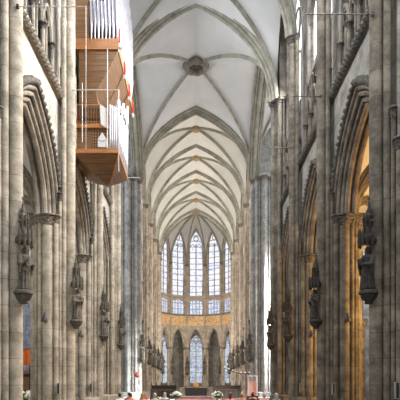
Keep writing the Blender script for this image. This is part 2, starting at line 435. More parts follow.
ZTR0, ZTR1 = ZSTR + .35, 17.9 + E         # triforium storey
for side, (sx, rz) in SIDE.items():
    F = frame_side(sx, XW); bm = bmesh.new()
    mids = [(ENDS[i] + ENDS[i + 1]) / 2 for i in range(3)]
    a = AH + .45
    wall_open(bm, F, 16.9, CW, ZCAP, ZSTR + .3, 0, .85, [(m_, a, ZCAP, ZCAP, a * AK) for m_ in mids])
    # triforium ends, passage floor and head wall
    wall_open(bm, F, 16.9, CW, ZTR0 - .05, ZTR1, .2, .62, [(m_, 2.85, ZTR0, ZTR1 - .3, .25) for m_ in mids])
    # clerestory
    wall_open(bm, F, 16.9, CW, ZTR1, ZAP + .4, .25, .95, [(m_, 2.75, ZTR1 + .35, ZSP + .3, 5.3) for m_ in mids])
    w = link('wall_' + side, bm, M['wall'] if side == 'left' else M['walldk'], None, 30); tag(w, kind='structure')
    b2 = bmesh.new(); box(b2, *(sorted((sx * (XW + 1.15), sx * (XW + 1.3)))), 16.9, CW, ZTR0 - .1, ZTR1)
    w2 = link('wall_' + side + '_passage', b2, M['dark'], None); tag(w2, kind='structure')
    # string course with carved leaves
    b3 = bmesh.new()
    prof = [(-.02, .2), (-.02, 0), (.06, -.16), (.16, -.22), (.30, -.22), (.33, -.12), (.33, .2)]
    vs = []
    n = 150
    for i in range(n + 1):
        y = 16.9 + (CW - .6 - 16.9) * i / n
        k = 1 + (.7 if i % 2 else -.35)
        vs.append([b3.verts.new((sx * (XW + (l if l > 0 else l * (k if j in (2, 3) else 1))), y, ZSTR + a_)) for j, (a_, l) in enumerate(prof)])
    for p, q in zip(vs, vs[1:]):
        for j in range(len(prof)): b3.faces.new((p[j], p[(j + 1) % len(prof)], q[(j + 1) % len(prof)], q[j]))
    b3.faces.new(vs[0]); b3.faces.new(vs[-1])
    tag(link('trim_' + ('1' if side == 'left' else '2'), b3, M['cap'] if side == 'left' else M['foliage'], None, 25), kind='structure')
    b4 = bmesh.new()
    for zz in (ZSTR + .40,):
        box(b4, *(sorted((sx * (XW - .2), sx * (XW + .3)))), 16.9, CW - .6, zz - .07, zz + .05)
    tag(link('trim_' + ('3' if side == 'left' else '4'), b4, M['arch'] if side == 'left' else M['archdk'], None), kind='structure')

# triforium bays (colonnettes, small arches)
def make_trif():
    t = empty('triforium_arcade'); m = M['arch']
    zc = 15.35 + E
    for k in range(4):
        y = -2.1 + 1.4 * k
        link('slim_colonnette', cyl(.16, y, .05, ZTR0 - .05, zc + .5, 8), m, t)
        link('slim_capital', cap_bm(.16, y, .05, zc + .3, .22, 8, 1.9), M['foliage'], t)
    for k in range(5):
        y = -2.8 + 1.4 * k
        link('colonnette', cyl(.10, y, .095, ZTR0 - .05, zc - .25, 8), m, t)
        link('capital', cap_bm(.12, y, .085, zc - .25, .3, 10, 1.9), M['foliage'], t)
        link('upper_colonnette', cyl(.16, y, .05, zc, ZTR1, 8), m, t)
    for k in range(4):
        y = -2.1 + 1.4 * k
        link('small_arch', sweep(bmesh.new(), [(.15, y + s, z) for s, z in pointed(.7, 1.3, zc, 7)], [(.07, -.08), (.07, .1), (-.07, .1), (-.11, 0), (-.07, -.08)], (1, 0, 0)), m, t)
        link('trefoil_ring', sweep(bmesh.new(), [(.15, y + .3 * math.cos(a), zc + .75 + .3 * math.sin(a)) for a in [2 * PI * q / 14 for q in range(15)]], circ(.045, 6), (1, 0, 0)), m, t)
    for k in range(3):
        y = -1.4 + 1.4 * k
        link('quatrefoil_ring', sweep(bmesh.new(), [(.16, y + .42 * math.cos(a), zc + 1.85 + .42 * math.sin(a)) for a in [2 * PI * q / 16 for q in range(17)]], circ(.05, 6), (1, 0, 0)), m, t)
    return t
tf = make_trif(); first = True
for side, (sx, rz) in SIDE.items():
    for i in range(3):
        mid = (ENDS[i] + ENDS[i + 1]) / 2
        lab = f'{ORD[i]} triforium arcade of thin colonnettes above the {side} nave arches'
        if first: tf.location = (sx * XW, mid, 0); tf.rotation_euler.z = rz; tag(tf, lab, 'triforium', 'nave triforium arcades'); first = False
        else: dup(tf, (sx * XW, mid, 0), rz, lab, 'nave triforium arcades', DARKEN if side == 'right' else None)

# ------------------------------------------------------------------ windows
WN = [0]
def window(F, mid, a, sill, spring, rise, glass, mat, nl=4, xg=.5, circle=True, mr=.06):
    """traceried window in frame F: pane, mullions, heads, a rose"""
    WN[0] += 1
    t = empty(f'window_{WN[0]}', F(xg, mid, sill)); t['kind'] = 'structure'
    inv = Matrix.Translation(-Vector(F(xg, mid, sill)))
    def lk(name, bm, m_):
        bmesh.ops.transform(bm, matrix=inv, verts=bm.verts); return link(name, bm, m_, t)
    outline = [(mid - a, sill)] + [(mid + s, z) for s, z in pointed(a, rise, spring, 10)] + [(mid + a, sill)]
    bm = bmesh.new()
    f_ = bm.faces.new([bm.verts.new(F(xg + .06, s, z)) for s, z in outline])
    ex = bmesh.ops.extrude_face_region(bm, geom=[f_])
    dv = Vector(F(xg + .1, 0, 0)) - Vector(F(xg + .06, 0, 0))
    bmesh.ops.translate(bm, verts=[v for v in ex['geom'] if isinstance(v, bmesh.types.BMVert)], vec=dv)
    lk('pane', bm, M[glass])
    lat = Vector(F(1, 0, 0)) - Vector(F(0, 0, 0))
    fr = [F(xg, s, z) for s, z in outline]
    lk('window_frame', sweep(bmesh.new(), fr, [(.1, -.12), (.1, .12), (-.1, .08), (-.1, -.08)], lat), M[mat])
    hs = spring + (0.0 if circle else rise * .2)
    w = 2 * a / nl
    for k in range(1, nl):
        s = mid - a + w * k
        big = (k == nl / 2)
        r = mr * (1.35 if big else 1)
        lk('mullion', tube(bmesh.new(), [F(xg, s, sill), F(xg, s, hs + (0.25 * rise if big else 0))], r, 6), M[mat])
    for k in range(nl):
        s = mid - a + w * (k + .5)
        lk('light_head', sweep(bmesh.new(), [F(xg, s + q, z) for q, z in pointed(w / 2, w * .75, hs - .15 * w, 5)], circ(mr * .9, 5), lat), M[mat])
    if circle and nl >= 4:
        for q in (-1, 1):
            lk('sub_arch', sweep(bmesh.new(), [F(xg, mid + q * a / 2 + s, z) for s, z in pointed(a / 2, rise * .5, hs, 6)], circ(mr * 1.1, 5), lat), M[mat])
    if circle:
        rr = a * .36; zc = hs + rise * .56
        lk('rose', sweep(bmesh.new(), [F(xg, mid + rr * math.cos(b), zc + rr * math.sin(b)) for b in [2 * PI * q / 16 for q in range(17)]], circ(mr * 1.2, 6), lat), M[mat])
    return t

for side, (sx, rz) in SIDE.items():
    for i in range(3):
        mid = (ENDS[i] + ENDS[i + 1]) / 2
        window(frame_side(sx, XW), mid, 2.75, ZTR1 + .35, ZSP + .3, 5.3, 'g_clear', 'arch' if side == 'left' else 'archdk', 4, .5)

# ------------------------------------------------------------------ vaults
def ruled(bm, A, B):
    a = [bm.verts.new(p) for p in A]; b = [bm.verts.new(p) for p in B]
    for i in range(len(a) - 1):
        vs = [a[i], a[i + 1], b[i + 1], b[i]]
        try: bm.faces.new(vs)
        except ValueError: pass

RIBP  = [(a * .85, l * .75) for a, l in [(.10, -.17), (-.06, -.17), (-.14, -.09), (-.24, -.07), (-.28, 0), (-.24, .07), (-.14, .09), (-.06, .17), (.10, .17)]]
TRP   = [(a * .9, l * .8) for a, l in [(.12, -.36), (-.08, -.36), (-.14, -.27), (-.10, -.2), (-.26, -.17), (-.34, -.07), (-.34, .07), (-.26, .17), (-.10, .2), (-.14, .27), (-.08, .36), (.12, .36)]]
BIGP  = [(a * .85, l * .85) for a, l in [(.15, -.75), (-.06, -.75), (-.16, -.66), (-.16, -.54), (-.06, -.5), (-.30, -.46), (-.40, -.36), (-.30, -.25), (-.34, -.2), (-.5, -.16), (-.58, -.06), (-.58, .06), (-.5, .16), (-.34, .2), (-.30, .25), (-.40, .36), (-.30, .46), (-.06, .5), (-.16, .54), (-.16, .66), (-.06, .75), (.15, .75)]]
NH = 12
def arch_pts(p0, p1, zs, zt, c=1.0, n=NH):
    """half arch from the springing p0 (x,y) to the crown p1 (x,y), by equal heights"""
    return [Vector((p1[0] + (p0[0] - p1[0]) * u, p1[1] + (p0[1] - p1[1]) * u, zs + (zt - zs) * h)) for u, h in half_arch(n, c)]

def vault(xa, xb, ya, yb, zs, zt, zb, web='web', rib='rib', diag=RIBP, wallz=None, cd=.45, eye=0, cw=1.0):
    cx, cy = (xa + xb) / 2, (ya + yb) / 2
    wz = wallz if wallz else zt
    t = empty('ceiling', (cx, cy, zs)); t['kind'] = 'structure'
    inv = Matrix.Translation((-cx, -cy, -zs))
    def lk(name, bm, m_, sm=40):
        bmesh.ops.transform(bm, matrix=inv, verts=bm.verts); return link(name, bm, m_, t, sm)
    bm = bmesh.new()
    for x in (xa, xb):
        for y in (ya, yb):
            D = arch_pts((x, y), (cx, cy), zs, zb, cd)
            ruled(bm, arch_pts((x, y), (cx, y), zs, zt, 1.0), D)
            ruled(bm, arch_pts((x, y), (x, cy), zs, wz, cw), D)
    bmesh.ops.remove_doubles(bm, verts=bm.verts, dist=.001)
    lk('vault_web', bm, M[web], 75)
    for x in (xa, xb):
        for y in (ya, yb):
            D = arch_pts((x, y), (cx, cy), zs, zb, cd)
            h = (D[-1] - D[0]); h.z = 0
            if eye: D[-1] = D[-1] - h.normalized() * eye
            lk('diagonal_rib', sweep(bmesh.new(), D, diag, Vector((-h.y, h.x, 0))), M[rib])
    return t

def full_arch(xa, xb, y, zs, zt, c=1.0):
    cx = (xa + xb) / 2
    A = arch_pts((xa, y), (cx, y), zs, zt, c, 16); B = arch_pts((xb, y), (cx, y), zs, zt, c, 16)
    return A + B[::-1][1:]

def transverse(xa, xb, y, zs, zt, prof, mat, label, group=None, name='transverse_arch'):
    P = full_arch(xa, xb, y, zs, zt)
    o = link(name, sweep(bmesh.new(), P, prof, (0, 1, 0)), M[mat], None, 30)
    return tag(o, label, 'arch', group)

XS = 5.75
NB = [17.4, 25.0, 32.5, 39.7]
for i in range(3):
    vault(-XS - .3, XS + .3, NB[i], NB[i + 1], ZSP, ZAP + .15, ZAP + .3)
for i in (1, 2):
    transverse(-XS, XS, NB[i], ZSP, ZAP + .05, TRP, 'rib', f'{ORD[i]} transverse vault arch high over the nave', 'nave transverse arches')
transverse(-5.95, 5.95, 39.7, ZSP - .1, ZAP + .55, BIGP, 'rib', 'broad moulded crossing arch at the top of the picture, end of the nave vault', None, 'crossing_arch')
vault(-5.95, 5.95, 39.7, 55.0, ZSP, ZAP + .35, ZAP + .45, diag=[(a * .95, l * .85) for a, l in RIBP], cd=.6, eye=.9)
transverse(-5.98, 5.98, 55.0, ZSP - .1, ZAP + .25, BIGP, 'rib', 'broad moulded pointed arch where the crossing vault meets the choir', None, 'crossing_arch')
CB = [55.0] + CH
for i in range(4):
    vault(-XS - .1, XS + .1, CB[i], CB[i + 1], ZSP, ZAP, ZAP + .25, 'webwarm', 'rib')
for i in range(1, 5):
    transverse(-XS, XS, CB[i], ZSP, ZAP + .02, TRP, 'rib', f'{ORD[i-1]} transverse vault arch of the choir, counted from the crossing', 'choir transverse arches')

# bosses
def boss(name, x, y, z, r, mat, label, group=None, hole=False):
    t = empty(name, (x, y, z), 0, label, 'boss', group)
    def mod(i, a, rr, zz): return rr * (1 + .07 * math.sin(a * 8 + i))
    if hole:
        bm = bmesh.new(); seg = 28
        prof = [(r, .25), (r * 1.05, 0), (r * 1.02, -.3), (r * .86, -.48), (r * .66, -.42), (r * .58, -.2), (r * .56, .25)]
        rings = [[bm.verts.new((mod(i, 2 * PI * k / seg, rr, 0) * math.cos(2 * PI * k / seg), mod(i, 2 * PI * k / seg, rr, 0) * math.sin(2 * PI * k / seg), zz)) for k in range(seg)] for i, (rr, zz) in enumerate(prof)]
        rings.append(rings[0])
        for p, q in zip(rings, rings[1:]):
            for k in range(seg): bm.faces.new((p[k], p[(k + 1) % seg], q[(k + 1) % seg], q[k]))
        link('carved_ring', bm, M[mat], t)
        link('dark_opening', lathe(bmesh.new(), 0, 0, [(r * .57, -.16), (r * .57, 0)], 20), M['dark'], t)  # dark disc stands in for the shade inside the hole
    else:
        link('carved_disc', lathe(bmesh.new(), 0, 0, [(r * .9, .2), (r, 0), (r * .95, -.2), (r * .6, -.34), (r * .25, -.38)], 20, mod), M[mat], t)
        link('leaf_wreath', lathe(bmesh.new(), 0, 0, [(r * 1.05, .1), (r * 1.25, .02), (r * 1.1, -.1)], 24, lambda i, a, rr, zz: rr * (1 + .12 * math.sin(a * 9))), M['cap'] if mat != 'bossg' else M[mat], t)
    return t
boss('ceiling_boss', 0, 47.35, ZAP + .3, 1.08, 'cap', 'large round vault boss with a dark hole over the crossing', None, True)
for i in range(4):
    boss('ceiling_boss', 0, (CB[i] + CB[i + 1]) / 2, ZAP + .1, .48, 'bossg', f'{ORD[i]} brown carved boss along the choir vault, counted from the crossing', 'choir vault bosses')
boss('ceiling_boss', 0, APC, ZAP - .05, .7, 'bossg', 'golden brown boss where the apse ribs meet', None)

# ------------------------------------------------------------------ choir walls
for side, (sx, rz) in SIDE.items():
    F = frame_side(sx, 6.35); bm = bmesh.new()
    mids = [(CB[i] + CB[i + 1]) / 2 for i in range(4)]
    a = 2.9 + .4
    wall_open(bm, F, CE + .3, CH[-1], ZCAPC, ZFR1 + .1, 0, .8, [(m_, a, ZCAPC, ZCAPC, a * 1.18) for m_ in mids])
    wall_open(bm, F, CE + .3, CH[-1], ZFR1 + .1, ZCL, .1, .6, [(m_, 2.6, ZFR1 + .4, ZCL - .6, .35) for m_ in mids])
    wall_open(bm, F, CE + .3, CH[-1], ZCL, ZAP + .4, .15, .9, [(m_, 2.6, ZCL + .3, ZSP + .6, 4.9) for m_ in mids])
    tag(link(f'wall_choir_{side}', bm, M['choir'], None, 30), kind='structure')
    tag(link(f'trim_{5 if side == "left" else 6}', bx(*sorted((sx * 6.15, sx * 6.4)), CE + 1.2, CH[-1], ZFR1 - .05, ZFR1 + .2), M['choir']), kind='structure')
    for i in range(4):
        window(F, mids[i], 2.6, ZCL + .3, ZSP + .6, 4.9, 'g_apse', 'choir', 4, .5)
        window(F, mids[i], 2.6, ZFR1 + .4, ZCL - .6, .35, 'g_trif', 'choir', 4, .35, False)

# ------------------------------------------------------------------ apse
AP = 5.95
HW = AP * math.tan(R(15))
ribs_done = {}
bmw = bmesh.new()
webbm = bmesh.new()
for kk, deg in enumerate((-60, -30, 0, 30, 60)):
    a_ = R(deg); out = Vector((math.sin(a_), math.cos(a_), 0)); tan = Vector((math.cos(a_), -math.sin(a_), 0))
    def F(x, s, z, out=out, tan=tan):
        p = Vector((0, APC, 0)) + out * (AP + x) + tan * s; return (p.x, p.y, z)
    wall_open(bmw, F, -HW, HW, ZCAPC, ZFR1 + .15, 0, .7, [(0, 1.12, ZCAPC, ZCAPC + .9, 2.55)])
    wall_open(bmw, F, -HW, HW, ZFR1 + .15, ZCL, .1, .6, [(0, 1.15, ZFR1 + .3, ZCL - .9, .55)])
    wall_open(bmw, F, -HW, HW, ZCL, ZAP, .12, .7, [(0, 1.14, ZCL + .25, 23.9 + E, 3.0)])
    window(F, 0, 1.14, ZCL + .25, 23.9 + E, 3.0, 'g_apse', 'choir', 2, .42, True, .075)
    window(F, 0, 1.15, ZFR1 + .3, ZCL - .9, .55, 'g_trif', 'choir', 4, .3, False, .07)
    # arcade arch
    t = empty('apse_arch', F(0, 0, 0), -a_)
    for l, r_, q in ((.0, .075, .1), (.12, .09, -.02), (.4, .09, -.04)):
        link('roll_moulding', sweep(bmesh.new(), [(s, l, z) for s, z in [(-1.1 - q, ZCAPC)] + pointed(1.1 + q, 2.55 + q, ZCAPC + .9, 10) + [(1.1 + q, ZCAPC)]], circ(r_, 8), (0, 1, 0)), M['choir'], t)
    tag(t, ['outer left', 'inner left', 'central', 'inner right', 'outer right'][kk] + ' narrow pointed arch of the apse arcade, under the golden frieze', 'arch', 'apse arcade arches')
    # painted frieze and string courses
    bm = bmesh.new()
    vs = [F(-.03, s, z) for s, z in ((-HW, ZFR0 + .05), (HW, ZFR0 + .05), (HW, ZFR1), (-HW, ZFR1))] + [F(.02, s, z) for s, z in ((-HW, ZFR0 + .05), (HW, ZFR0 + .05), (HW, ZFR1), (-HW, ZFR1))]
    V = [bm.verts.new(v) for v in vs]
    for f in ((0, 1, 2, 3), (7, 6, 5, 4), (0, 4, 5, 1), (1, 5, 6, 2), (2, 6, 7, 3), (3, 7, 4, 0)): bm.faces.new([V[i] for i in f])
    tag(link(f'trim_{10 + kk}', bm, M['mos']), kind='structure')
    for j, (z0, z1, d0) in enumerate(((ZFR1, ZFR1 + .22, .2), (ZCL - .12, ZCL + .12, .14))):
        bm = bmesh.new(); V = [bm.verts.new(F(x, s, z)) for x, s, z in ((-d0, -HW, z0), (-d0, HW, z0), (-d0, HW, z1), (-d0, -HW, z1), (.2, -HW, z0), (.2, HW, z0), (.2, HW, z1), (.2, -HW, z1))]
        for f in ((0, 1, 2, 3), (7, 6, 5, 4), (0, 4, 5, 1), (1, 5, 6, 2), (2, 6, 7, 3), (3, 7, 4, 0)): bm.faces.new([V[i] for i in f])
        tag(link(f'trim_{20 + kk * 2 + j}', bm, M['choir'] if j else M['cap']), kind='structure')
    # vault cells
    C = (0, APC)
    for s in (-HW, HW):
        v = F(0, s, 0); m_ = F(.1, 0, 0)
        ruled(webbm, arch_pts(v, m_, ZSP - .3, 27.3 + E, .6), arch_pts(v, C, ZSP - .3, ZAP, .7))
# the cells beside the choir arch
for s in (-1, 1):
    v75 = (s * 6.16 * math.sin(R(75)), APC + 6.16 * math.cos(R(75))); v0 = (s * 5.95, CH[-1])
    ruled(webbm, arch_pts(v75, (s * 6.0, (v75[1] + CH[-1]) / 2), ZSP - .3, 26 + E, 1), arch_pts(v75, (0, APC), ZSP - .3, ZAP, .7))
    ruled(webbm, arch_pts(v0, (s * 6.0, (v75[1] + CH[-1]) / 2), ZSP - .3, 26 + E, 1), arch_pts(v0, (0, APC), ZSP - .3, ZAP, .7))
    ruled(webbm, arch_pts(v0, (0, CH[-1]), ZSP - .3, ZAP, 1), arch_pts(v0, (0, APC), ZSP - .3, ZAP, .7))
    bmw2 = bmesh.new(); box(bmw2, *sorted((s * 5.95, s * 6.6)), CH[-1] + .3, v75[1], ZCAPC, ZAP)
    tag(link('wall_apse_side', bmw2, M['choir']), kind='structure')
bmesh.ops.remove_doubles(webbm, verts=webbm.verts, dist=.001)
ce = empty('ceiling', (0, 0, 0)); ce['kind'] = 'structure'
link('vault_web', webbm, M['webwarm'], ce, 35)
tag(link('wall_apse', bmw, M['choir'], None, 30), kind='structure')
pierp = None
APN = {-75: 'outermost left', -45: 'middle left', -15: 'inner left', 15: 'inner right', 45: 'middle right', 75: 'outermost right'}
for deg in (-75, -45, -15, 15, 45, 75):
    a_ = R(deg); vx, vy = 6.16 * math.sin(a_), APC + 6.16 * math.cos(a_)
    D = arch_pts((vx, vy), (0, APC), ZSP - .3, ZAP, .7); h = D[-1] - D[0]
    link('apse_rib', sweep(bmesh.new(), D, RIBP, Vector((-h.y, h.x, 0))), M['rib'], ce)
    lab = APN[deg] + ' slim clustered pier of the apse, its shaft rising between the tall windows'
    if pierp is None:
        t = pierp = empty('apse_pier', (vx, vy, 0), 0, lab, 'pier', 'apse piers'); m = M['choir']
        # -y looks at the altar
        link('plinth', lathe(bmesh.new(), 0, .25, [(.75, 0), (.75, .5), (.62, .8)], 8, ph=PI / 8), m, t)
        link('core', cyl(0, .3, .38, .7, ZCAPC, 18), m, t)
        sh_ = link('vault_shaft', cyl(0, -.1, .13, .7, ZSP - .6, 10), m, t); link('vault_capital', cap_bm(0, -.1, .13, ZSP - .6, .4), M['cap'], sh_)
        for s in (-1, 1):
            sh_ = link('vault_shaft', cyl(.2 * s, -.02, .07, .7, ZSP - .6, 8), m, t); link('vault_capital', cap_bm(.2 * s, -.02, .07, ZSP - .6, .35), M['cap'], sh_)
            sh_ = link('arcade_shaft', cyl(.42 * s, .2, .12, .7, ZCAPC - .35, 10), m, t); link('capital', cap_bm(.42 * s, .2, .14, ZCAPC - .35, .4), M['cap'], sh_)
        link('capital', cap_bm(0, .3, .40, ZCAPC - .3, .4, 18, 1.25), M['cap'], t)
        t.rotation_euler.z = -a_
    else:
        dup(pierp, (vx, vy, 0), -a_, lab)

# ambulatory and chapel windows behind the apse arcade
bm = bmesh.new()
AO = 12.0; HO = AO * math.tan(R(15))
for deg in (-90, -60, -30, 0, 30, 60, 90):
    a_ = R(deg); out = Vector((math.sin(a_), math.cos(a_), 0)); tan = Vector((math.cos(a_), -math.sin(a_), 0))
    def F(x, s, z, out=out, tan=tan):
        p = Vector((0, APC, 0)) + out * (AO + x) + tan * s; return (p.x, p.y, z)
    wall_open(bm, F, -HO, HO, 0, 11.6 + E, 0, .6, [(0, 1.2, .35 + E, 7.4 + E, 1.9)])
    window(F, 0, 1.2, .35 + E, 7.4 + E, 1.9, 'g_chap', 'choir', 2, .3, True, .07)
tag(link('wall_ambulatory', bm, M['walldk'], None, 30), kind='structure')
bm = bmesh.new()
ri, ro = [], []
for k in range(15):
    a_ = R(-105 + 15 * k)
    ri.append((6.3 * math.sin(a_), APC + 6.3 * math.cos(a_), 11.0 + E)); ro.append((12.6 * math.sin(a_), APC + 12.6 * math.cos(a_), 11.0 + E))
rm = [((p[0] + q[0]) / 2, (p[1] + q[1]) / 2, 11.7 + E) for p, q in zip(ri, ro)]
ruled(bm, ri, rm); ruled(bm, rm, ro)
bmesh.ops.remove_doubles(bm, verts=bm.verts, dist=.001)
tag(link('ceiling', bm, M['webwarm'], None), kind='structure')

# ------------------------------------------------------------------ aisles
XO = 13.5
for side, (sx, rz) in SIDE.items():
    F = frame_side(sx, XO); bm = bmesh.new()
    edges = [9.8] + NAVE + [CW]
    mids = [(edges[i] + edges[i + 1]) / 2 for i in range(4)]
    wall_open(bm, F, 9.8, CW, 0, 12.6 + E, 0, .7, [(m_, 1.7, 2.2 + E, 7.0 + E, 2.6) for m_ in mids])
    tag(link(f'wall_aisle_{side}', bm, M['wall'] if side == 'left' else M['walldk'], None, 30), kind='structure')
    for m_ in mids: window(F, m_, 1.7, 2.2 + E, 7.0 + E, 2.6, 'g_aisle', 'arch', 4, .3)
    for i in range(4):
        xa, xb = sorted((sx * 7.2, sx * XO))
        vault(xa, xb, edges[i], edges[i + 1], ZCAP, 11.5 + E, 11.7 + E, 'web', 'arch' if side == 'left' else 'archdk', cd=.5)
    for i, d in enumerate(NAVE):
        xa, xb = sorted((sx * 7.3, sx * (XO - .2)))
        transverse(xa, xb, d, ZCAP, 11.35 + E, TRP, 'arch' if side == 'left' else 'archdk', f'{ORD[i]} transverse rib across the {side} aisle vault', 'aisle transverse ribs')
        w = empty('wall_shaft', (sx * (XO - .1), d, 0), rz, f'{ORD[i]} shaft against the outer wall of the {side} aisle', 'shaft', 'aisle wall shafts')
        link('shaft', cyl(0, 0, .24, 0, ZCAP - .4, 12), M['pier'] if side == 'left' else M['pierdk'], w)
        link('capital', cap_bm(0, 0, .24, ZCAP - .4, .45), M['cap'], w)
    # choir aisle
    bm = bmesh.new(); wall_open(bm, F, CE + .5, APC, 0, 12 + E, 0, .7, [((CB[i] + CB[i + 1]) / 2, 1.7, 2.2 + E, 6.2 + E, 2.6) for i in range(4)])
    tag(link(f'wall_choir_aisle_{side}', bm, M['walldk'], None, 30), kind='structure')
    for i in range(4): window(F, (CB[i] + CB[i + 1]) / 2, 1.7, 2.2 + E, 6.2 + E, 2.6, 'g_chap', 'arch', 4, .3)
    xa, xb = sorted((sx * 7.0, sx * XO))
    for i in range(4): vault(xa, xb, CB[i], CB[i + 1], ZCAPC, 10.4 + E, 10.6 + E, 'webwarm', 'rib', cd=.5)

# ------------------------------------------------------------------ transepts
for side, (sx, rz) in SIDE.items():
    xa, xb = sx * 5.95, sx * 13.6
    vault(*sorted((xa, xb)), 39.7, 55.0, ZSP, ZAP + .35, ZAP + .3, cd=.6)
    vault(*sorted((xb, sx * 21.2)), 39.7, 55.0, ZSP, ZAP + .35, ZAP + .3, cd=.6)
    # arch between crossing and transept
    P = [Vector((sx * 5.98, p.y, p.z)) for p in arch_pts((0, 39.9), (0, 47.35), ZSP, ZAP + .3, 1, 16) + arch_pts((0, 54.8), (0, 47.35), ZSP, ZAP + .3, 1, 16)[::-1][1:]]
    o = link('crossing_arch', sweep(bmesh.new(), P, BIGP, (1, 0, 0)), M['rib'], None, 30)
    tag(o, f'broad moulded arch opening from the crossing into the {side} transept', 'arch')
    # end wall with the great window
    bm = bmesh.new()
    Fe = lambda x, s, z, sx=sx: (sx * (21.2 + x), s, z)
    wall_open(bm, Fe, 39.0, 56.0, 0, ZAP + 1, 0, .8, [(47.35, 5.2, 9 + E, 18 + E, 7.5)])
    tag(link(f'wall_transept_end_{side}', bm, M['cross'], None, 30), kind='structure')
    window(Fe, 47.35, 5.2, 9 + E, 18 + E, 7.5, 'g_clear', 'cross', 6, .4, True, .12)
    bm = bmesh.new()
    Fw = lambda x, s, z, sx=sx: (sx * s, 39.3 - x, z)
    wall_open(bm, Fw, 7.3, 21.5, 12.5 + E, ZAP + 1, 0, .7, [(10.2, 2.4, 18 + E, 21.5 + E, 4.5), (17.3, 2.4, 18 + E, 21.5 + E, 4.5)])
    wall_open(bm, Fw, XO, 21.5, 0, 12.5 + E, 0, .7, [(17.3, 2.4, 3 + E, 7 + E, 3.2)])
    tag(link(f'wall_transept_west_{side}', bm, M['cross'], None, 30), kind='structure')
    for s_ in (10.2, 17.3): window(Fw, s_, 2.4, 18 + E, 21.5 + E, 4.5, 'g_clear', 'cross', 4, .4)
    window(Fw, 17.3, 2.4, 3 + E, 7 + E, 3.2, 'g_clear', 'cross', 4, .4)
    bm = bmesh.new()
    Fx = lambda x, s, z, sx=sx: (sx * s, 55.7 + x, z)
    wall_open(bm, Fx, 7.3, 21.5, 12.5 + E, ZAP + 1, 0, .7, [(10.2, 2.4, 18 + E, 21.5 + E, 4.5), (17.3, 2.4, 18 + E, 21.5 + E, 4.5)])
    wall_open(bm, Fx, 7.6, 21.5, 0, 12.5 + E, 0, .7, [(10.4, 2.4, 0, 6.5 + E, 3.2)] + ([(17.3, 1.5, 1.5 + E, 8 + E, 2)] if sx < 0 else []))
    tag(link(f'wall_transept_east_{side}', bm, M['cross'], None, 30), kind='structure')
    for s_ in (10.2, 17.3): window(Fx, s_, 2.4, 18 + E, 21.5 + E, 4.5, 'g_clear', 'cross', 4, .4)
    if sx > 0:
        t = empty('transept_pier', (12.75, 41.2, 0), 0, 'slim round pier with a capital far back in the gap behind the nearest right pier', 'pier')
        link('shaft', cyl(0, 0, .36, 0, 4.5 + E, 16), M['pierdk'], t); link('capital', cap_bm(0, 0, .36, 4.5 + E, .6, 18, 1.35), M['cap'], t)
        link('upper_shaft', cyl(0, 0, .2, 5.0 + E, 12 + E, 12), M['pierdk'], t); link('plinth', lathe(bmesh.new(), 0, 0, [(.6, 0), (.6, .5), (.42, .7)], 8), M['pierdk'], t)
    if sx < 0: window(Fx, 17.3, 1.5, 1.5 + E, 8 + E, 2, 'g_aisle', 'cross', 4, .4)

for side, (sx, rz) in SIDE.items():
    for nm, y0, y1, m_ in (('west', 39.0, 40.4, 'arch' if sx < 0 else 'archdk'), ('east', 54.6, 55.9, 'cross')):
        tag(link(f'wall_crossing_{nm}_{side}', bx(*sorted((sx * 6.15, sx * 7.6)), y0, y1, ZSP - .2, ZAP + .6), M[m_]), kind='structure')
# ------------------------------------------------------------------ floor
tag(link('floor', bx(-22, 22, -6, 101, -.3, 0), M['floor']), kind='structure')

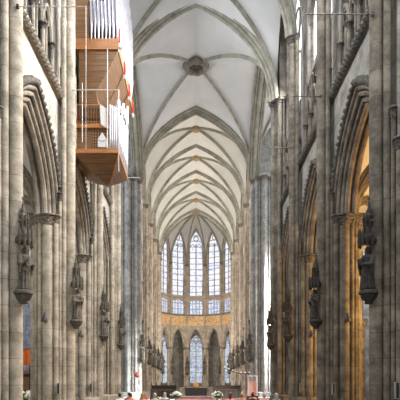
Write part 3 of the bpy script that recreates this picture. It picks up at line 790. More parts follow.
# ------------------------------------------------------------------ statues
def figure_bm(seed, pose):
    """robed standing figure 1.4 high, broad, facing -y; returns one shell to be remeshed"""
    rnd = random.Random(seed); bm = bmesh.new(); ph = rnd.random() * 6; sway = rnd.choice((-1, 1)) * .03
    prof = [(.245, 0), (.25, .05), (.225, .25), (.21, .5), (.205, .7), (.195, .82), (.225, .98), (.245, 1.06), (.21, 1.12), (.10, 1.17)]
    def mod(i, a, r, z):
        f = max(0, 1 - z / 1.0)
        return r * (1 + (.03 + .09 * f) * math.sin(a * 7 + ph + z * 2.2) + .035 * math.sin(a * 12 + ph * 2))
    lathe(bm, 0, 0, prof, 42, mod, 1.0, .72)
    for v in bm.verts: v.co.x += sway * math.sin(v.co.z * 3)
    # hanging mantle folds across the front
    for k in range(7):      # long folds of the robe
        x = -.19 + .063 * k + rnd.uniform(-.015, .015)
        yy = -.165 * math.sqrt(max(.1, 1 - (x / .26) ** 2))
        tube(bm, [(x * .7, yy * .9, .80), (x * .9, yy - .01, .45), (x * 1.12, yy - .02, .02)], [.012, .026, .034], 6)
    tube(bm, [(-.22, -.06, .95), (-.08, -.17, .80), (.1, -.175, .60), (.22, -.10, .46)], [.03, .035, .035, .02], 6)   # mantle edge
    tube(bm, [(-.2, -.08, .66), (-.05, -.18, .58), (.12, -.17, .42), (.23, -.09, .34)], [.02, .028, .028, .015], 6)
    # neck, head, hair, beard, nose
    tube(bm, [(sway, 0, 1.1), (sway, -.02, 1.2)], .065, 8)
    ball(bm, (sway, -.03, 1.285), .098, .9, 1.0, 1.18, 12, 8)
    ball(bm, (sway, .015, 1.29), .108, 1.0, .95, 1.1, 12, 8)
    ball(bm, (sway, -.095, 1.195), .06, .9, .7, 1.2)
    ball(bm, (sway, -.128, 1.275), .018, .8, 1, 1.5, 6, 5)
    # arms: shoulder - elbow - hand
    for s in (-1, 1):
        up = (pose >> (0 if s < 0 else 1)) & 1
        sh = (s * .215, 0, 1.03); el = (s * .29, -.07, .80); ha = (s * .12, -.25, .98 if up else .80)
        tube(bm, [sh, el], [.085, .08], 8); ball(bm, sh, .09); ball(bm, el, .082)
        tube(bm, [el, ha], [.08, .062], 8)
        tube(bm, [el, (s * .3, -.05, .5)], [.07, .03], 8)      # hanging sleeve
        ball(bm, ha, .045, 1, 1.1, .9)
        for q in range(4):
            tube(bm, [(ha[0] - s * .02 + s * .016 * q, ha[1] - .02, ha[2] + .02), (ha[0] - s * .03 + s * .016 * q, ha[1] - .075, ha[2] + .02 - .008 * q), (ha[0] - s * .035 + s * .016 * q, ha[1] - .085, ha[2] - .02)], [.013, .012, .010], 5)
        tube(bm, [(ha[0] - s * .03, ha[1], ha[2] + .01), (ha[0] - s * .065, ha[1] - .045, ha[2] + .03)], [.015, .011], 5)
    return bm

def canopy_parts(t, m):
    """crocketed spire canopy over the figure; origin at the figure's feet, attached at y=+"""
    def mod(i, a, r, z): return r * (1 + .10 * math.sin(a * 8 + i * PI))
    link('canopy_hood', lathe(bmesh.new(), 0, .02, [(.16, 1.50), (.25, 1.53), (.27, 1.62), (.24, 1.72), (.18, 1.80)], 24, mod), m, t)
    link('canopy_tier', lathe(bmesh.new(), 0, .04, [(.12, 1.8), (.14, 1.84), (.11, 2.15), (.16, 2.22), (.09, 2.3)], 12, mod), m, t)
    sp = [(.10, 2.28)] + [(.10 * (1 - k / 7) * (1.35 if k % 2 else .85) + .012, 2.32 + .62 * k / 7) for k in range(8)] + [(.05, 2.98), (.012, 3.05)]
    link('spire', lathe(bmesh.new(), 0, .05, sp, 10), m, t)
    for k in range(6):
        a = R(200 + 28 * k)
        x, y = .31 * math.cos(a), .05 + .31 * math.sin(a)
        link('gablet', lathe(bmesh.new(), x, y, [(.02, 1.40), (.05, 1.46), (.035, 1.52), (.07, 1.58), (.04, 1.74), (.06, 1.80), (.01, 2.0)], 6), m, t)
    for k in range(4):
        a = R(215 + 37 * k)
        x, y = .17 * math.cos(a), .05 + .17 * math.sin(a)
        link('pinnacle', lathe(bmesh.new(), x, y, [(.03, 1.8), (.03, 2.3), (.045, 2.33), (.006, 2.52)], 6), m, t)

def console_parts(t, m):
    def mod(i, a, r, z): return r * (1 + (.12 * math.sin(a * 7 + i * 2) if 1 <= i <= 5 else 0))
    link('console', lathe(bmesh.new(), 0, .03, [(.07, -.44), (.13, -.41), (.11, -.35), (.2, -.29), (.25, -.2), (.24, -.15), (.31, -.12), (.31, -.04), (.28, 0)], 28, mod), m, t)

def make_statue(seed, pose, mat, attr=None):
    t = empty('pier_statue'); m = M[mat]
    fg = remesh(figure_bm(seed, pose), .016, 'figure', m, t, 1)
    console_parts(t, m); canopy_parts(t, m)
    if attr == 'book':
        link('book', bx(-.08, .1, -.32, -.25, .82, 1.0), m, fg)
    elif attr == 'staff':
        link('staff', tube(bmesh.new(), [(-.17, -.30, 0), (-.14, -.30, 1.42)], .016, 6), m, fg)
    elif attr == 'cross':
        b = tube(bmesh.new(), [(.15, -.3, .3), (.13, -.3, 1.3)], .02, 6); cs_ = link('cross_shaft', b, m, fg)
        link('cross_arm', tube(bmesh.new(), [(.0, -.3, 1.12), (.27, -.3, 1.12)], .02, 6), m, fg)
    return t
PROTO = {}
SZ = 3.06 + E
ATTR = ['staff', 'book', 'cross', 'book']
for side, (sx, rz) in SIDE.items():
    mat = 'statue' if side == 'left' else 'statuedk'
    for i, d in enumerate(NAVE + [CW]):
        at = ATTR[i] if side == 'left' else ATTR[(i + 1) % 4]
        s = make_statue(10 * i + (5 if side == 'right' else 0), (1 if i % 2 == 0 else 2), mat, at); PROTO[(side, i)] = s
        s.location = (sx * (5.56 if sx < 0 else 5.56), d - .18, SZ)
        # facing across the nave and a little towards the west: local -y -> (-sx*cos, -sin)
        s.rotation_euler.z = -sx * R(68)
        s.scale = (1.0, 1.0, 1.0)
        where = ('nearest pier', 'second pier', 'third pier', 'crossing pier')[i]
        tag(s, f'{"grey" if side == "left" else "blackened"} stone robed figure with {at} under a spired canopy, {side} {where}', 'statue', 'pier statues')
for side, (sx, rz) in SIDE.items():
    for i, d in enumerate([CE] + CH):
        src = PROTO[(('left', 'right')[i % 2], i % 4)]
        s = dup(src, (sx * (5.45 if i else 5.5), d - .2, 2.75 + E - .02 * i), -sx * R(62), f'{"small dark canopied statue on the eastern crossing pier" if i == 0 else ORD[i-1] + " small dark canopied statue along the choir arcade"}, {side} side', 'choir statues')
        remat(s, {M['statuedk']: M['statue']})
for deg in (-75, -45, -15, 15, 45, 75):
    a_ = R(deg); vx, vy = 5.62 * math.sin(a_), APC + 5.62 * math.cos(a_)
    s = dup(PROTO[('left', abs(deg) // 15 % 4)], (vx, vy, 2.2 + E), -a_, f'small dark canopied statue on the {APN[deg]} apse pier', 'apse statues')

# ------------------------------------------------------------------ organ
OX0, OX1 = -6.30, -3.95       # wall side / nave side
OY0, OY1, OY2 = 27.0, 33.0, 30.5
og = empty('organ', (OX1, OY0, 11.9 + E), 0, 'oak swallow nest organ with tin pipes hanging high on the left nave wall', 'organ')
inv_o = Matrix.Translation((-OX1, -OY0, -11.9 - E))
def olk(name, bm, mat, sm=35, parent=None):
    bmesh.ops.transform(bm, matrix=inv_o, verts=bm.verts); return link(name, bm, M[mat], parent or og, sm)
def prism(poly, y0, y1):
    """poly (x,z) extruded along y"""
    bm = bmesh.new(); a = [bm.verts.new((x, y0, z)) for x, z in poly]; b = [bm.verts.new((x, y1, z)) for x, z in poly]
    bm.faces.new(a[::-1]); bm.faces.new(b)
    n = len(poly)
    for i in range(n): bm.faces.new((a[i], a[(i + 1) % n], b[(i + 1) % n], b[i]))
    return bm
# upper case: back box, ledge, hull
olk('upper_case', bx(OX0, -4.35, OY0 + .35, OY1 - .1, 17.55 + E, 22.5 + E), 'paintdk')
olk('case_side', bx(OX0, -5.46, OY0 + .02, OY0 + .35, 17.55 + E, 22.5 + E), 'wood')
olk('ledge', bx(OX0 + .1, OX1 + .02, OY0 - .08, OY1, 17.0 + E, 17.55 + E), 'woodlt')
hull = [(-5.95, 17.0 + E), (OX1 - .02, 17.0 + E), (-4.15, 16.6 + E), (-4.45, 16.0 + E), (-4.8, 15.4 + E), (-5.1, 14.9 + E), (-4.95, 14.3 + E), (-4.7, 13.55 + E), (-5.95, 13.55 + E)]
olk('upper_hull', prism(hull, OY0 + .02, OY1 - .1), 'wood')
for k in range(2):
    y = OY0 + 2.0 + 2.0 * k
    P = [(x + .03, y, z) for x, z in hull[1:6]]
    olk('hull_seam', tube(bmesh.new(), P, .025, 6), 'wood')
def pipe(x, y, z0, z1, r, mat, foot=.55):
    def mod(i, a, rr, zz): return rr
    bm = lathe(bmesh.new(), x, y, [(r * .3, z0), (r * .95, z0 + foot), (r, z0 + foot + .02), (r * .98, z0 + foot + .06), (r, z0 + foot + .1), (r, z1 - .03), (r * .92, z1)], 12)
    return olk('pipe', bm, mat)
random.seed(9)
for k in range(8):   # pipes on the western end
    x = -5.34 + .188 * k
    p_ = pipe(x, OY0 + .12, 17.55 + E, 19.5 + E + .9 * abs(math.sin(k * .9 + .4)), .088, 'tin', 1.05 if k % 2 else .8)
for k in range(20):  # great pipes along the nave front
    y = OY0 + .15 + .292 * k
    z0 = 17.55 + E if k % 7 else 17.0 + E
    p_ = pipe(OX1 - .14 * (k % 2), y, z0, 21.2 + E + 1.2 * math.sin(k / 19 * PI), .115, 'tinwh', .7)
for y, z in ((OY0 + .0, 17.35), (OY0 + 2.0, 16.9), (OY0 + 4.0, 16.8), (OY0 + 5.7, 16.7)):
    olk('red_bracket', bx(OX1 + .02, OX1 + .10, y, y + .12, z + E, z + .75 + E), 'red')
    for dz in (0,):
        olk('white_cap', bx(OX1 + .0, OX1 + .13, y - .03, y + .16, z - .22 + E, z + E), 'white')
# balcony
olk('balcony_floor', bx(OX0, -4.45, OY0 - .15, OY2, 13.0 + E, 13.2 + E), 'woodlt')
olk('balcony_rail', tube(bmesh.new(), [(OX0 + .15, OY0 - .1, 14.15 + E), (-4.75, OY0 - .1, 14.15 + E)], .035, 6), 'woodlt')
olk('balcony_rail', tube(bmesh.new(), [(OX0 + .15, OY0 - .1, 13.3 + E), (-4.75, OY0 - .1, 13.3 + E)], .03, 6), 'woodlt')
for k in range(11):
    x = OX0 + .15 + .14 * k
    olk('baluster', bx(x - .02, x + .02, OY0 - .12, OY0 - .08, 13.2 + E, 14.15 + E), 'wood')
olk('red_seat', bx(OX0 + .05, OX0 + .32, OY0 + .1, OY0 + .4, 13.2 + E, 13.95 + E), 'red')
olk('balcony_white_panel', prism([(-4.85, 14.15 + E), (-4.52, 13.95 + E), (-4.52, 12.95 + E), (-4.80, 13.15 + E)], OY0 - .2, OY0 - .14), 'white')
# lower case
olk('lower_case', bx(OX0, -4.0, OY0, OY2, 11.95 + E, 13.0 + E), 'wood')
bm = bmesh.new()
for k in range(8):
    x = -5.22 + .137 * k
    box(bm, x - .012, x + .012, OY0 - .03, OY0, 11.98 + E, 12.95 + E)
for k in range(7):
    z = 12.02 + .15 * k
    box(bm, -5.28, -4.22, OY0 - .025, OY0 - .005, z - .012 + E, z + .012 + E)
olk('lattice_panel', bx(-5.28, -4.22, OY0 - .015, OY0 + .01, 11.98 + E, 12.97 + E), 'paintdk')
olk('lattice', bm, 'woodlt')
olk('pale_gabled_board', prism([(-4.97, 12.05 + E), (-4.53, 12.05 + E), (-4.53, 12.45 + E), (-4.75, 12.8 + E), (-4.97, 12.45 + E)], OY0 - .07, OY0 - .03), 'white')
olk('board_moulding', tube(bmesh.new(), [(-4.95, OY0 - .08, 12.42 + E), (-4.75, OY0 - .08, 12.34 + E), (-4.55, OY0 - .08, 12.42 + E)], .02, 6), 'steel')
olk('lower_ledge', bx(OX0, OX1 + .05, OY0 - .1, OY2 + .05, 11.75 + E, 11.95 + E), 'woodlt')
# boat-shaped foot
bm = bmesh.new(); rings = []
cx0, cy0 = -4.8, OY0 + 2.2
for i in range(9):
    f = i / 8; k = max(0, 1 - f ** 1.25)
    z = 11.75 + E - .84 * f
    ring = []
    for (x, y) in ((OX0 + .1, OY0), (-5.5, OY0), (-4.75, OY0), (OX1, OY0), (OX1, cy0), (OX1, OY2), (-4.75, OY2), (OX0 + .1, OY2), (OX0 + .1, cy0)):
        ring.append(bm.verts.new((cx0 + (x - cx0) * max(k, .01), cy0 + (y - cy0) * max(k, .01), z)))
    rings.append(ring)
for p, q in zip(rings, rings[1:]):
    for k in range(9): bm.faces.new((p[k], p[(k + 1) % 9], q[(k + 1) % 9], q[k]))
bm.faces.new(rings[0]); bm.faces.new(rings[-1])
olk('organ_foot', bm, 'wood', 30)
olk('foot_keel', tube(bmesh.new(), [(OX1, OY0, 11.75 + E), (-4.1, OY0 + .4, 11.5 + E), (-4.45, OY0 + 1.3, 11.1 + E), (cx0, cy0, 10.88 + E)], .03, 6), 'woodlt')
for k in range(13):   # positive pipes
    y = OY0 + .1 + .275 * k
    p_ = pipe(OX1 - .02 - .12 * (k % 2), y, 11.95 + E, 14.25 + E + 1.4 * (k / 12) + .25 * (k % 3 == 0), .10, 'tinwh', .6)
for k in range(4):
    x = -4.36 + .1 * k
    p_ = pipe(x, OY0 - .02, 11.95 + E, 14.2 + E - .05 * k, .05, 'tinwh', .5)
for k in range(4):
    y = OY0 + .5 + .8 * k
    olk('dark_shade', bx(OX1 - .02, OX1 + .11, y, y + .16, 14.0 + E + .12 * k * 1.2, 14.35 + E + .12 * k * 1.2), 'iron')
# hangers of the organ
for k, (x, y, z0, z1) in enumerate(((-6.05, 26.8, 11.9, 15.6), (-4.45, 26.75, 11.9, 16.9), (-5.72, 26.75, 12.2, 15.2))):
    olk('support_rod', tube(bmesh.new(), [(x, y, z0 + E), (x, y, z1 + E)], .02, 6), 'steel')

# ------------------------------------------------------------------ bracket rods with hanging wires
def bracket(side, d, X0, X1, Z, drop, ordn):
    sx = SIDE[side][0]
    t = empty('hanging_bracket', (sx * X0, d, Z + E), 0, f'{ordn} thin metal bar reaching from the {side} wall into the nave' + (', cable at its end' if drop else ''), 'bracket', 'wall brackets')
    link('bar', tube(bmesh.new(), [(0, 0, 0), (sx * (X1 - X0), 0, 0)], .019 * d / 20, 6), M['steel' if side == 'left' else 'iron'], t)
    link('fixing_plate', bx(-.04, .04, -.04, .04, -.06, .06), M['iron'], t)
    if drop: link('cable', tube(bmesh.new(), [(sx * (X1 - X0), 0, 0), (sx * (X1 - X0), 0, -drop)], .016 * d / 20, 6), M['steel'], t)
bracket('left', 17.15, 5.75, 3.55, 12.2, 4.6, 'nearest')
bracket('left', 24.8, 6.1, 3.6, 13.75, 3.8, 'second')
bracket('left', 39.0, 5.6, 4.1, 15.2, 0, 'third')
bracket('right', 17.15, 5.7, 3.55, 11.95, 0, 'nearest')
bracket('right', 24.8, 5.8, 4.05, 13.45, 0, 'second')
bracket('right', 32.3, 5.9, 4.35, 14.4, 0, 'third')

# ------------------------------------------------------------------ pier lamps and loudspeakers
lamp = None; spk = None
for side, (sx, rz) in SIDE.items():
    for i, d in enumerate((25.0, 32.5, 40.0)):
        lab = f'small dark bell-shaped lamp on the {ORD[i+1] if i < 2 else "crossing"} pier, {side} side'
        r0 = .8 if i < 2 else 1.1
        loc = (sx * (6.8 if i < 2 else 6.75), d - r0 - .22 - .15, 2.85 + E)
        if lamp is None:
            lamp = empty('pier_lamp', loc, 0, lab, 'lamp', 'pier lamps')
            link('shade', lathe(bmesh.new(), 0, 0, [(.15, 0), (.14, .06), (.09, .18), (.045, .27), (.03, .36)], 14), M['iron'], lamp)
            link('arm', tube(bmesh.new(), [(0, 0, .32), (0, .08, .4), (0, .18, .38)], .018, 6), M['iron'], lamp)
        else: dup(lamp, loc, 0, lab)
    for i, d in enumerate(NAVE):
        lab = f'narrow vertical dark loudspeaker on the {ORD[i]} pier, {side} side'
        loc = (sx * 6.22, d - .98, -.33 + E)
        if spk is None:
            spk = empty('loudspeaker', loc, 0, lab, 'loudspeaker', 'pier loudspeakers')
            link('housing', bx(-.06, .06, 0, .14, -.1, .42), M['steel'], spk)
            link('grille', bx(-.04, .04, -.012, 0, -.08, .40), M['iron'], spk)
        else: dup(spk, loc, 0, lab)

# ------------------------------------------------------------------ altar, shrine, flowers, steps
tag(link('altar_step', bx(-5.2, 5.2, 50, 96, 0, .16), M['floor']), 'low stone step across the choir floor under the altar', 'step')
t = empty('altar', (0, 76, .16), 0, 'black marble high altar with a pale top before the apse', 'altar')
link('altar_block', bx(-1.5, 1.5, -.6, .6, 0, 1.15), M['blackmarble'], t)
link('altar_top', bx(-1.75, 1.75, -.75, .75, 1.15, 1.28), M['pier'], t)
link('altar_side', bx(-2.4, -1.5, -.3, .5, 0, 1.25), M['choir'], t); link('altar_side', bx(1.5, 2.4, -.3, .5, 0, 1.25), M['choir'], t)
t = empty('golden_shrine', (0, 78.2, .16), 0, 'gabled golden shrine behind the black altar', 'shrine'); t.scale = (.72, .72, .86)
link('pedestal', bx(-.75, .75, -.5, .5, 0, 1.25), M['blackmarble'], t)
link('shrine_body', bx(-.55, .55, -.45, .45, 1.25, 1.85), M['gold'], t)
bm = bmesh.new(); P = [(-.58, 1.85), (.58, 1.85), (.3, 2.15), (.22, 2.4), (0, 2.6), (-.22, 2.4), (-.3, 2.15)]
a = [bm.verts.new((x, -.48, z)) for x, z in P]; b = [bm.verts.new((x, .48, z)) for x, z in P]
bm.faces.new(a); bm.faces.new(b[::-1])
for i in range(7): bm.faces.new((a[i], b[i], b[(i + 1) % 7], a[(i + 1) % 7]))
link('shrine_gable', bm, M['gold'], t)
for s in (-1, 0, 1): link('shrine_figure', lathe(bmesh.new(), s * .34, -.5, [(.08, 1.28), (.1, 1.5), (.07, 1.65), (.06, 1.75), (.01, 1.8)], 8), M['gold'], t)
t = empty('carpet', (0, 60, .17), 0, 'dark red carpet on the floor before the altar', 'carpet')
link('carpet_pile', bx(-2.0, 2.0, -9, 9, 0, .03), M['carpet'], t)

for s_ in (-1, 1):
    t = empty('choir_stalls', (s_ * 3.75, 60.5, .16), 0, f'dark carved choir stalls at the {"left" if s_ < 0 else "right"} side of the altar area', 'choir stalls')
    link('desk_front', bx(-1.45, 1.45, -.1, 0, 0, 1.0), M['wooddk'], t); link('desk_top', bx(-1.5, 1.5, -.2, .15, 1.0, 1.06), M['wooddk'], t)
    link('high_back', bx(-1.45, 1.45, 1.2, 1.3, 0, 1.5), M['paintdk'], t); link('seat', bx(-1.45, 1.45, .75, 1.2, .42, .48), M['wooddk'], t)
    for k in range(5): link('panel', bx(-1.38 + .57 * k, -.9 + .57 * k, -.13, -.1, .12, .9), M['paintdk'], t)
    for k in range(6): link('finial', lathe(bmesh.new(), -1.42 + .568 * k, 1.25, [(.06, 1.5), (.09, 1.6), (.04, 1.7), (.07, 1.78), (.01, 1.95)], 8), M['wooddk'], t)

def flowers(loc, label, sc, seed):
    rnd = random.Random(seed)
    t = empty('flower_arrangement', loc, 0, label, 'flowers', 'white flower arrangements')
    link('vase', lathe(bmesh.new(), 0, 0, [(.16 * sc, 0), (.2 * sc, .1 * sc), (.12 * sc, .45 * sc), (.2 * sc, .6 * sc)], 14), M['steel'], t)
    bm = bmesh.new(); ball(bm, (0, 0, .78 * sc), .34 * sc, 1.25, 1, .7, 16, 10)
    for v in bm.verts:
        v.co += (v.co - Vector((0, 0, .78 * sc))).normalized() * rnd.uniform(-.06, .09) * sc
    link('foliage', bm, M['leaf'], t, 0)
    for k in range(34):
        a = rnd.random() * 2 * PI; h = rnd.uniform(-.1, 1)
        rr = math.sqrt(max(0, 1 - h * h))
        c = (.47 * sc * rr * math.cos(a), .40 * sc * rr * math.sin(a), .78 * sc + .30 * sc * h)
        bm = bmesh.new(); ball(bm, c, rnd.uniform(.07, .12) * sc, 1, 1, .8, 8, 6)
        link('blossom', bm, M['petal'], t, 0)
    return t
flowers((-1.8, 47.8, 0), 'large white flower arrangement left of the altar steps', 1.0, 1)
flowers((1.9, 47.8, 0), 'large white flower arrangement right of the altar steps', 1.0, 2)
flowers((-3.2, 46.0, 0), 'smaller white flower arrangement at the left end of the altar area', .6, 3)
flowers((-8.35, 26.4, .0), 'white flowers in the gap behind the nearest left pier', 1.25, 4)

# red sanctuary ornament on the left grey pier, hanging
t = empty('hanging_lamp', (-5.75, 52, 1.0 + E), 0, 'red hanging lamp before the grey shafts on the left', 'lamp')
link('lamp_bowl', lathe(bmesh.new(), 0, 0, [(.06, -.3), (.24, -.16), (.27, 0), (.17, .2), (.06, .3)], 14), plain('red_glass', (.42, .09, .07), .3), t)
link('chain', tube(bmesh.new(), [(0, 0, .3), (0, 0, 3.5)], .02, 5), M['iron'], t)
link('bracket', tube(bmesh.new(), [(0, 0, 3.5), (-.3, 1.9, 3.6)], .03, 5), M['iron'], t)

# banner, window-dark confessional in the left aisle
t = empty('banner', (-8.65, 27.6, 0), 0, 'orange cloth banner on a stand in the gap behind the nearest left pier', 'banner')
bm = bmesh.new(); gx = []
for i in range(9):
    x = -.38 + .095 * i; gx.append((x, .04 * math.sin(i * 1.4)))
vs = [[bm.verts.new((x, y + dy, z)) for x, y in gx] for dy, z in ((0, 1.03 + E), (0, 1.85 + E), (.02, 1.85 + E), (.02, 1.03 + E))]
for j in range(4):
    for i in range(8): bm.faces.new((vs[j][i], vs[j][i + 1], vs[(j + 1) % 4][i + 1], vs[(j + 1) % 4][i]))
bm.faces.new([vs[j][0] for j in range(4)]); bm.faces.new([vs[j][-1] for j in range(4)][::-1])
link('cloth', bm, M['orange'], t)
link('crossbar', tube(bmesh.new(), [(-.42, 0, 1.87 + E), (.42, 0, 1.87 + E)], .02, 6), M['iron'], t)
link('pole', tube(bmesh.new(), [(0, .06, 0), (0, .06, 1.9 + E)], .025, 6), M['iron'], t)
link('foot', bx(-.3, .3, -.2, .3, 0, .06), M['iron'], t)
t = empty('confessional', (-9.6, 30.2, 0), 0, 'dark wooden confessional in the left aisle beneath the orange banner', 'confessional')
link('carcass', bx(-1.0, 1.3, -.6, .6, 0, 2.3), M['paintdk'], t)
link('cornice', bx(-1.08, 1.38, -.68, .68, 2.3, 2.5), M['wooddk'], t)
for k in range(3): link('door', bx(-.95 + .75 * k, -.28 + .75 * k, -.66, -.6, .15, 2.15), M['wooddk'], t)

# pulpit with pink drapery and its stand of lamps, right of the crossing
t = empty('pulpit', (5.35, 50.5, .16), 0, 'pink-draped pulpit in a pale frame at the foot of the right crossing pier', 'pulpit')
link('drapery', bx(-.36, .36, -.3, .3, .5, 1.95), M['pink'], t)
for sx_ in (-1, 1):
    for sy_ in (-1, 1): link('post', bx(sx_ * .42 - .04, sx_ * .42 + .04, sy_ * .36 - .04, sy_ * .36 + .04, 0, 2.35), M['white'], t)
link('canopy_board', bx(-.5, .5, -.44, .44, 2.35, 2.45), M['white'], t)
link('platform', bx(-.5, .5, -.44, .44, 0, .5), M['carpet'], t)
t = empty('chandelier', (3.85, 50, 1.25 + E), 0, 'arched iron lamp bar with small white lights by the right choir entrance', 'chandelier')
arc = [(-1.15 + 2.3 * k / 12, 0, .55 - .75 * math.sin(PI * .5 * k / 12 + .3)) for k in range(13)]
link('bar', tube(bmesh.new(), arc, .035, 6), M['iron'], t)
for k in range(0, 13, 2):
    x, y, z = arc[k]
    link('bulb', ball(bmesh.new(), (x, y, z + .12), .05), M['bulb'], t); link('candle_cup', lathe(bmesh.new(), x, y, [(.03, z), (.06, z + .06)], 8), M['iron'], t)
link('suspension', tube(bmesh.new(), [(0, 0, -.1), (0, 0, 6.5)], .012, 5), M['iron'], t)

# ------------------------------------------------------------------ pews and seated people
def pew(loc, w, label):
    t = empty('pew', loc, 0, label, 'pew', 'nave pews')
    link('seat', bx(-w / 2, w / 2, -.2, .25, .40, .45), M['wooddk'], t)
    link('backrest', bx(-w / 2, w / 2, -.27, -.22, .40, .88), M['wooddk'], t)
    for s in (-1, 1): link('end_panel', bx(s * w / 2 - .03, s * w / 2 + .03, -.3, .28, 0, .92), M['wooddk'], t)
    return t
def person(loc, coat, hair, label, seed, long=False):
    rnd = random.Random(seed)
    t = empty('person', loc, rnd.uniform(-.25, .25), label, 'person', 'seated congregation')
    # facing +y; seat at .45
    bm = bmesh.new()
    tube(bm, [(0, .0, .95), (0, .01, 1.06)], [.055, .05], 8)
    ball(bm, (0, .02, 1.16), .085, .9, 1.08, 1.28, 14, 10)
    ball(bm, (0, .115, 1.15), .016, .8, 1, 1.4, 6, 5)
    for s in (-1, 1): ball(bm, (s * .078, .01, 1.15), .022, .5, .9, 1.4, 6, 5)
    for s in (-1, 1):
        ball(bm, (s * .10, .36, .60), .042, 1, 1.2, .6)
        for q in range(4): tube(bm, [(s * (.07 + .018 * q), .38, .60), (s * (.07 + .018 * q), .43 + .006 * (q in (1, 2)), .59), (s * (.07 + .018 * q), .45, .57)], [.010, .009, .008], 5)
        tube(bm, [(s * .06, .36, .61), (s * .035, .41, .60)], [.012, .009], 5)
        tube(bm, [(s * .13, .26, .62), (s * .10, .36, .60)], [.035, .03], 6)
        tube(bm, [(0, 0, .98), (0, 0, .8), (s * .13, .26, .62)], [.05, .05, .03], 6)
    remesh(bm, .012, 'body', M['skin'], t, 1)
    bm = bmesh.new()
    lathe(bm, 0, 0, [(.15, .44), (.165, .55), (.155, .68), (.17, .82), (.175, .92), (.11, 1.0), (.065, 1.03)], 18, None, 1.12, .68)
    for s in (-1, 1):
        tube(bm, [(s * .17, 0, .93), (s * .23, .03, .70), (s * .14, .27, .62)], [.068, .058, .045], 8); ball(bm, (s * .165, 0, .92), .07)
    remesh(bm, .016, 'jacket', COATS[coat], t, 2)
    bm = bmesh.new()
    for s in (-1, 1): tube(bm, [(s * .09, 0, .52), (s * .1, .42, .52), (s * .1, .45, .44), (s * .1, .43, .05)], [.09, .075, .07, .05], 8); ball(bm, (s * .1, .49, .05), .05, .9, 2, .9)
    ball(bm, (0, 0, .52), .16, 1.1, .8, .55)
    remesh(bm, .018, 'trousers', M['jeans'], t, 2)
    bm = bmesh.new(); ball(bm, (0, -.005, 1.195), .097, .95, 1.05, 1.12, 14, 10)
    if long: ball(bm, (0, -.055, 1.08), .085, 1.0, .6, 1.6, 12, 8)
    remesh(bm, .014, 'hair', HAIR[hair], t, 2)
    return t
ROWS = [24.5, 27.2, 29.9]
for r_, y in enumerate(ROWS):
    for side, xc in (('left', -3.0), ('right', 3.0)):
        pew((xc, y, 0), 3.0, f'{ORD[r_]} row of dark oak pew on the {side} of the central aisle')
PEO = [ # x, row, coat, hair, long, label words
 (-3.35, 1, 'salmon', 0, False, 'brown-haired person in a salmon jacket'), (-2.75, 1, 'pink', 2, True, 'long blond-haired person in pink'),
 (-2.1, 1, 'beige', 1, False, 'grey-haired person in a beige coat'), (-3.75, 2, 'red', 3, False, 'black-haired person in a red jacket'),
 (-2.95, 2, 'red', 2, True, 'long blond-haired person in red'), (-2.35, 2, 'navy', 0, False, 'brown-haired person in navy'),
 (-3.9, 1, 'white', 3, False, 'black-haired person in a white top'), (-1.75, 2, 'white', 1, True, 'long grey-haired person in white'),
 (1.75, 1, 'pink', 0, True, 'long brown-haired person in pink'), (2.35, 1, 'salmon', 2, False, 'blond person in a salmon jacket'),
 (2.9, 1, 'black', 3, False, 'black-haired person in black'), (3.5, 1, 'pink', 1, False, 'grey-haired person in pink'),
 (1.95, 2, 'red', 0, False, 'brown-haired person in a red jacket'), (2.6, 2, 'grey', 2, True, 'long blond-haired person in grey'),
 (3.2, 2, 'pink', 3, False, 'black-haired person in pink'), (4.1, 1, 'grey', 1, True, 'long grey-haired person in grey'),
]
for k, (x, r_, coat, hair, lg, lab) in enumerate(PEO):
    person((x, ROWS[r_], 0), coat, hair, f'{lab}, from behind, {"second" if r_ == 1 else "third"} pew row, {"left" if x < 0 else "right"} of aisle', k, lg)

# ------------------------------------------------------------------ light
def area(name, loc, direction, sx_, sy_, power, col=(1, 1, 1), spread=180):
    l = bpy.data.lights.new(name, 'AREA'); l.shape = 'RECTANGLE'; l.size = sx_; l.size_y = sy_; l.energy = power; l.color = col; l.spread = R(spread)
    o = bpy.data.objects.new(name, l); COL.objects.link(o); o.location = loc
    o.rotation_euler = Vector(direction).to_track_quat('-Z', 'Z').to_euler(); return o
def point(name, loc, power, col, r=.3):
    l = bpy.data.lights.new(name, 'POINT'); l.energy = power; l.color = col; l.shadow_soft_size = r
    o = bpy.data.objects.new(name, l); COL.objects.link(o); o.location = loc; return o
COOL = (.90, .95, 1); WARM = (1, .56, .2); CREAM = (1, .93, .80)
# daylight through the clerestory
for mid in [13.6] + [(ENDS[i] + ENDS[i + 1]) / 2 for i in range(3)]:
    area('clerestory_light', (6.75, mid, 21.5 + E), (-1, 0, -.95), 4.6, 5.0, 2700, (1, .97, .93), 130)
    area('clerestory_light', (-6.75, mid, 21.5 + E), (1, 0, -.4), 4.6, 5.0, 1400, COOL, 150)
for i in range(4):
    mid = (CB[i] + CB[i + 1]) / 2
    area('choir_clerestory_light', (6.7, mid, 21 + E), (-1, 0, -.1), 4.6, 6.0, 430, CREAM)
    area('choir_clerestory_light', (-6.7, mid, 21 + E), (1, 0, -.1), 4.6, 6.0, 380, CREAM)
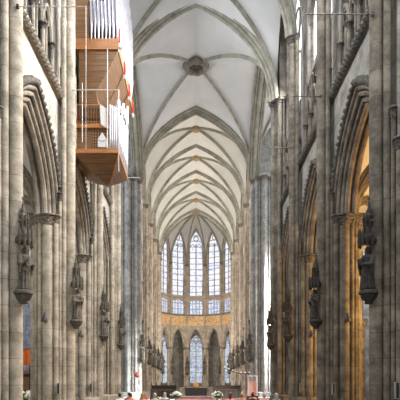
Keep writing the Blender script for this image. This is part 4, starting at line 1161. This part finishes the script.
# west window behind the camera
area('west_window_light', (0, -5.5, 13), (0, 1, .12), 11, 20, 2300, (1, .97, .93))
# transept windows
area('transept_light', (20.9, 47.35, 17), (-1, 0, -.1), 10, 16, 2200, (1, .98, .95))
area('transept_light', (-20.9, 47.35, 17), (1, 0, -.1), 10, 16, 2100, COOL)
area('south_window_beam', (20.4, 48.2, 21), (-13.2, 5.9, -12), 2.0, 6.0, 4500, (1, .98, .95), 34)
# warm lamps in the right aisle, softer ones left
point('aisle_lamp', (11.4, 22.6, 4.5 + E), 2600, WARM)
point('aisle_lamp', (11.4, 30.2, 4.5 + E), 2000, WARM)
point('aisle_lamp', (11.4, 37.6, 5.0 + E), 700, WARM)
point('aisle_lamp', (-10.6, 21.5, 5.0 + E), 300, CREAM)
point('aisle_lamp', (-10.6, 29.0, 5.0 + E), 300, CREAM)
# added fill lights for the apse wall and choir piers; ambulatory lamps
point('apse_fill', (0, 80.5, 6.5 + E), 3200, (1, .92, .82), .6)  # unseen fill placed to light the apse wall
point('choir_fill', (0, 66, 7 + E), 2200, (1, .92, .84), .6)  # added to brighten the choir piers
for s in (-1, 1): point('ambulatory_lamp', (s * 6.5, 95, 5 + E), 160, (1, .85, .65))
w = bpy.data.worlds.new('World'); scene.world = w; w.use_nodes = True
w.node_tree.nodes['Background'].inputs[0].default_value = (.95, .97, 1, 1); w.node_tree.nodes['Background'].inputs[1].default_value = .07

# ------------------------------------------------------------------ camera
cam = bpy.data.cameras.new('camera'); co = bpy.data.objects.new('camera', cam); COL.objects.link(co)
co.location = (0, 0, E); co.rotation_euler = (PI / 2, 0, 0)
cam.lens = 532 / 400 * 36; cam.sensor_width = 36; cam.sensor_fit = 'HORIZONTAL'
cam.shift_x = 4 / 400; cam.shift_y = 185 / 400; cam.clip_end = 300
scene.camera = co
scene.view_settings.view_transform = 'Standard'; scene.view_settings.look = 'None'
scene.view_settings.exposure = 0.0; scene.view_settings.gamma = 1.0; scene.view_settings.use_curve_mapping = False
scene.cycles.use_denoising = True
scene.cycles.max_bounces = 8; scene.cycles.diffuse_bounces = 4
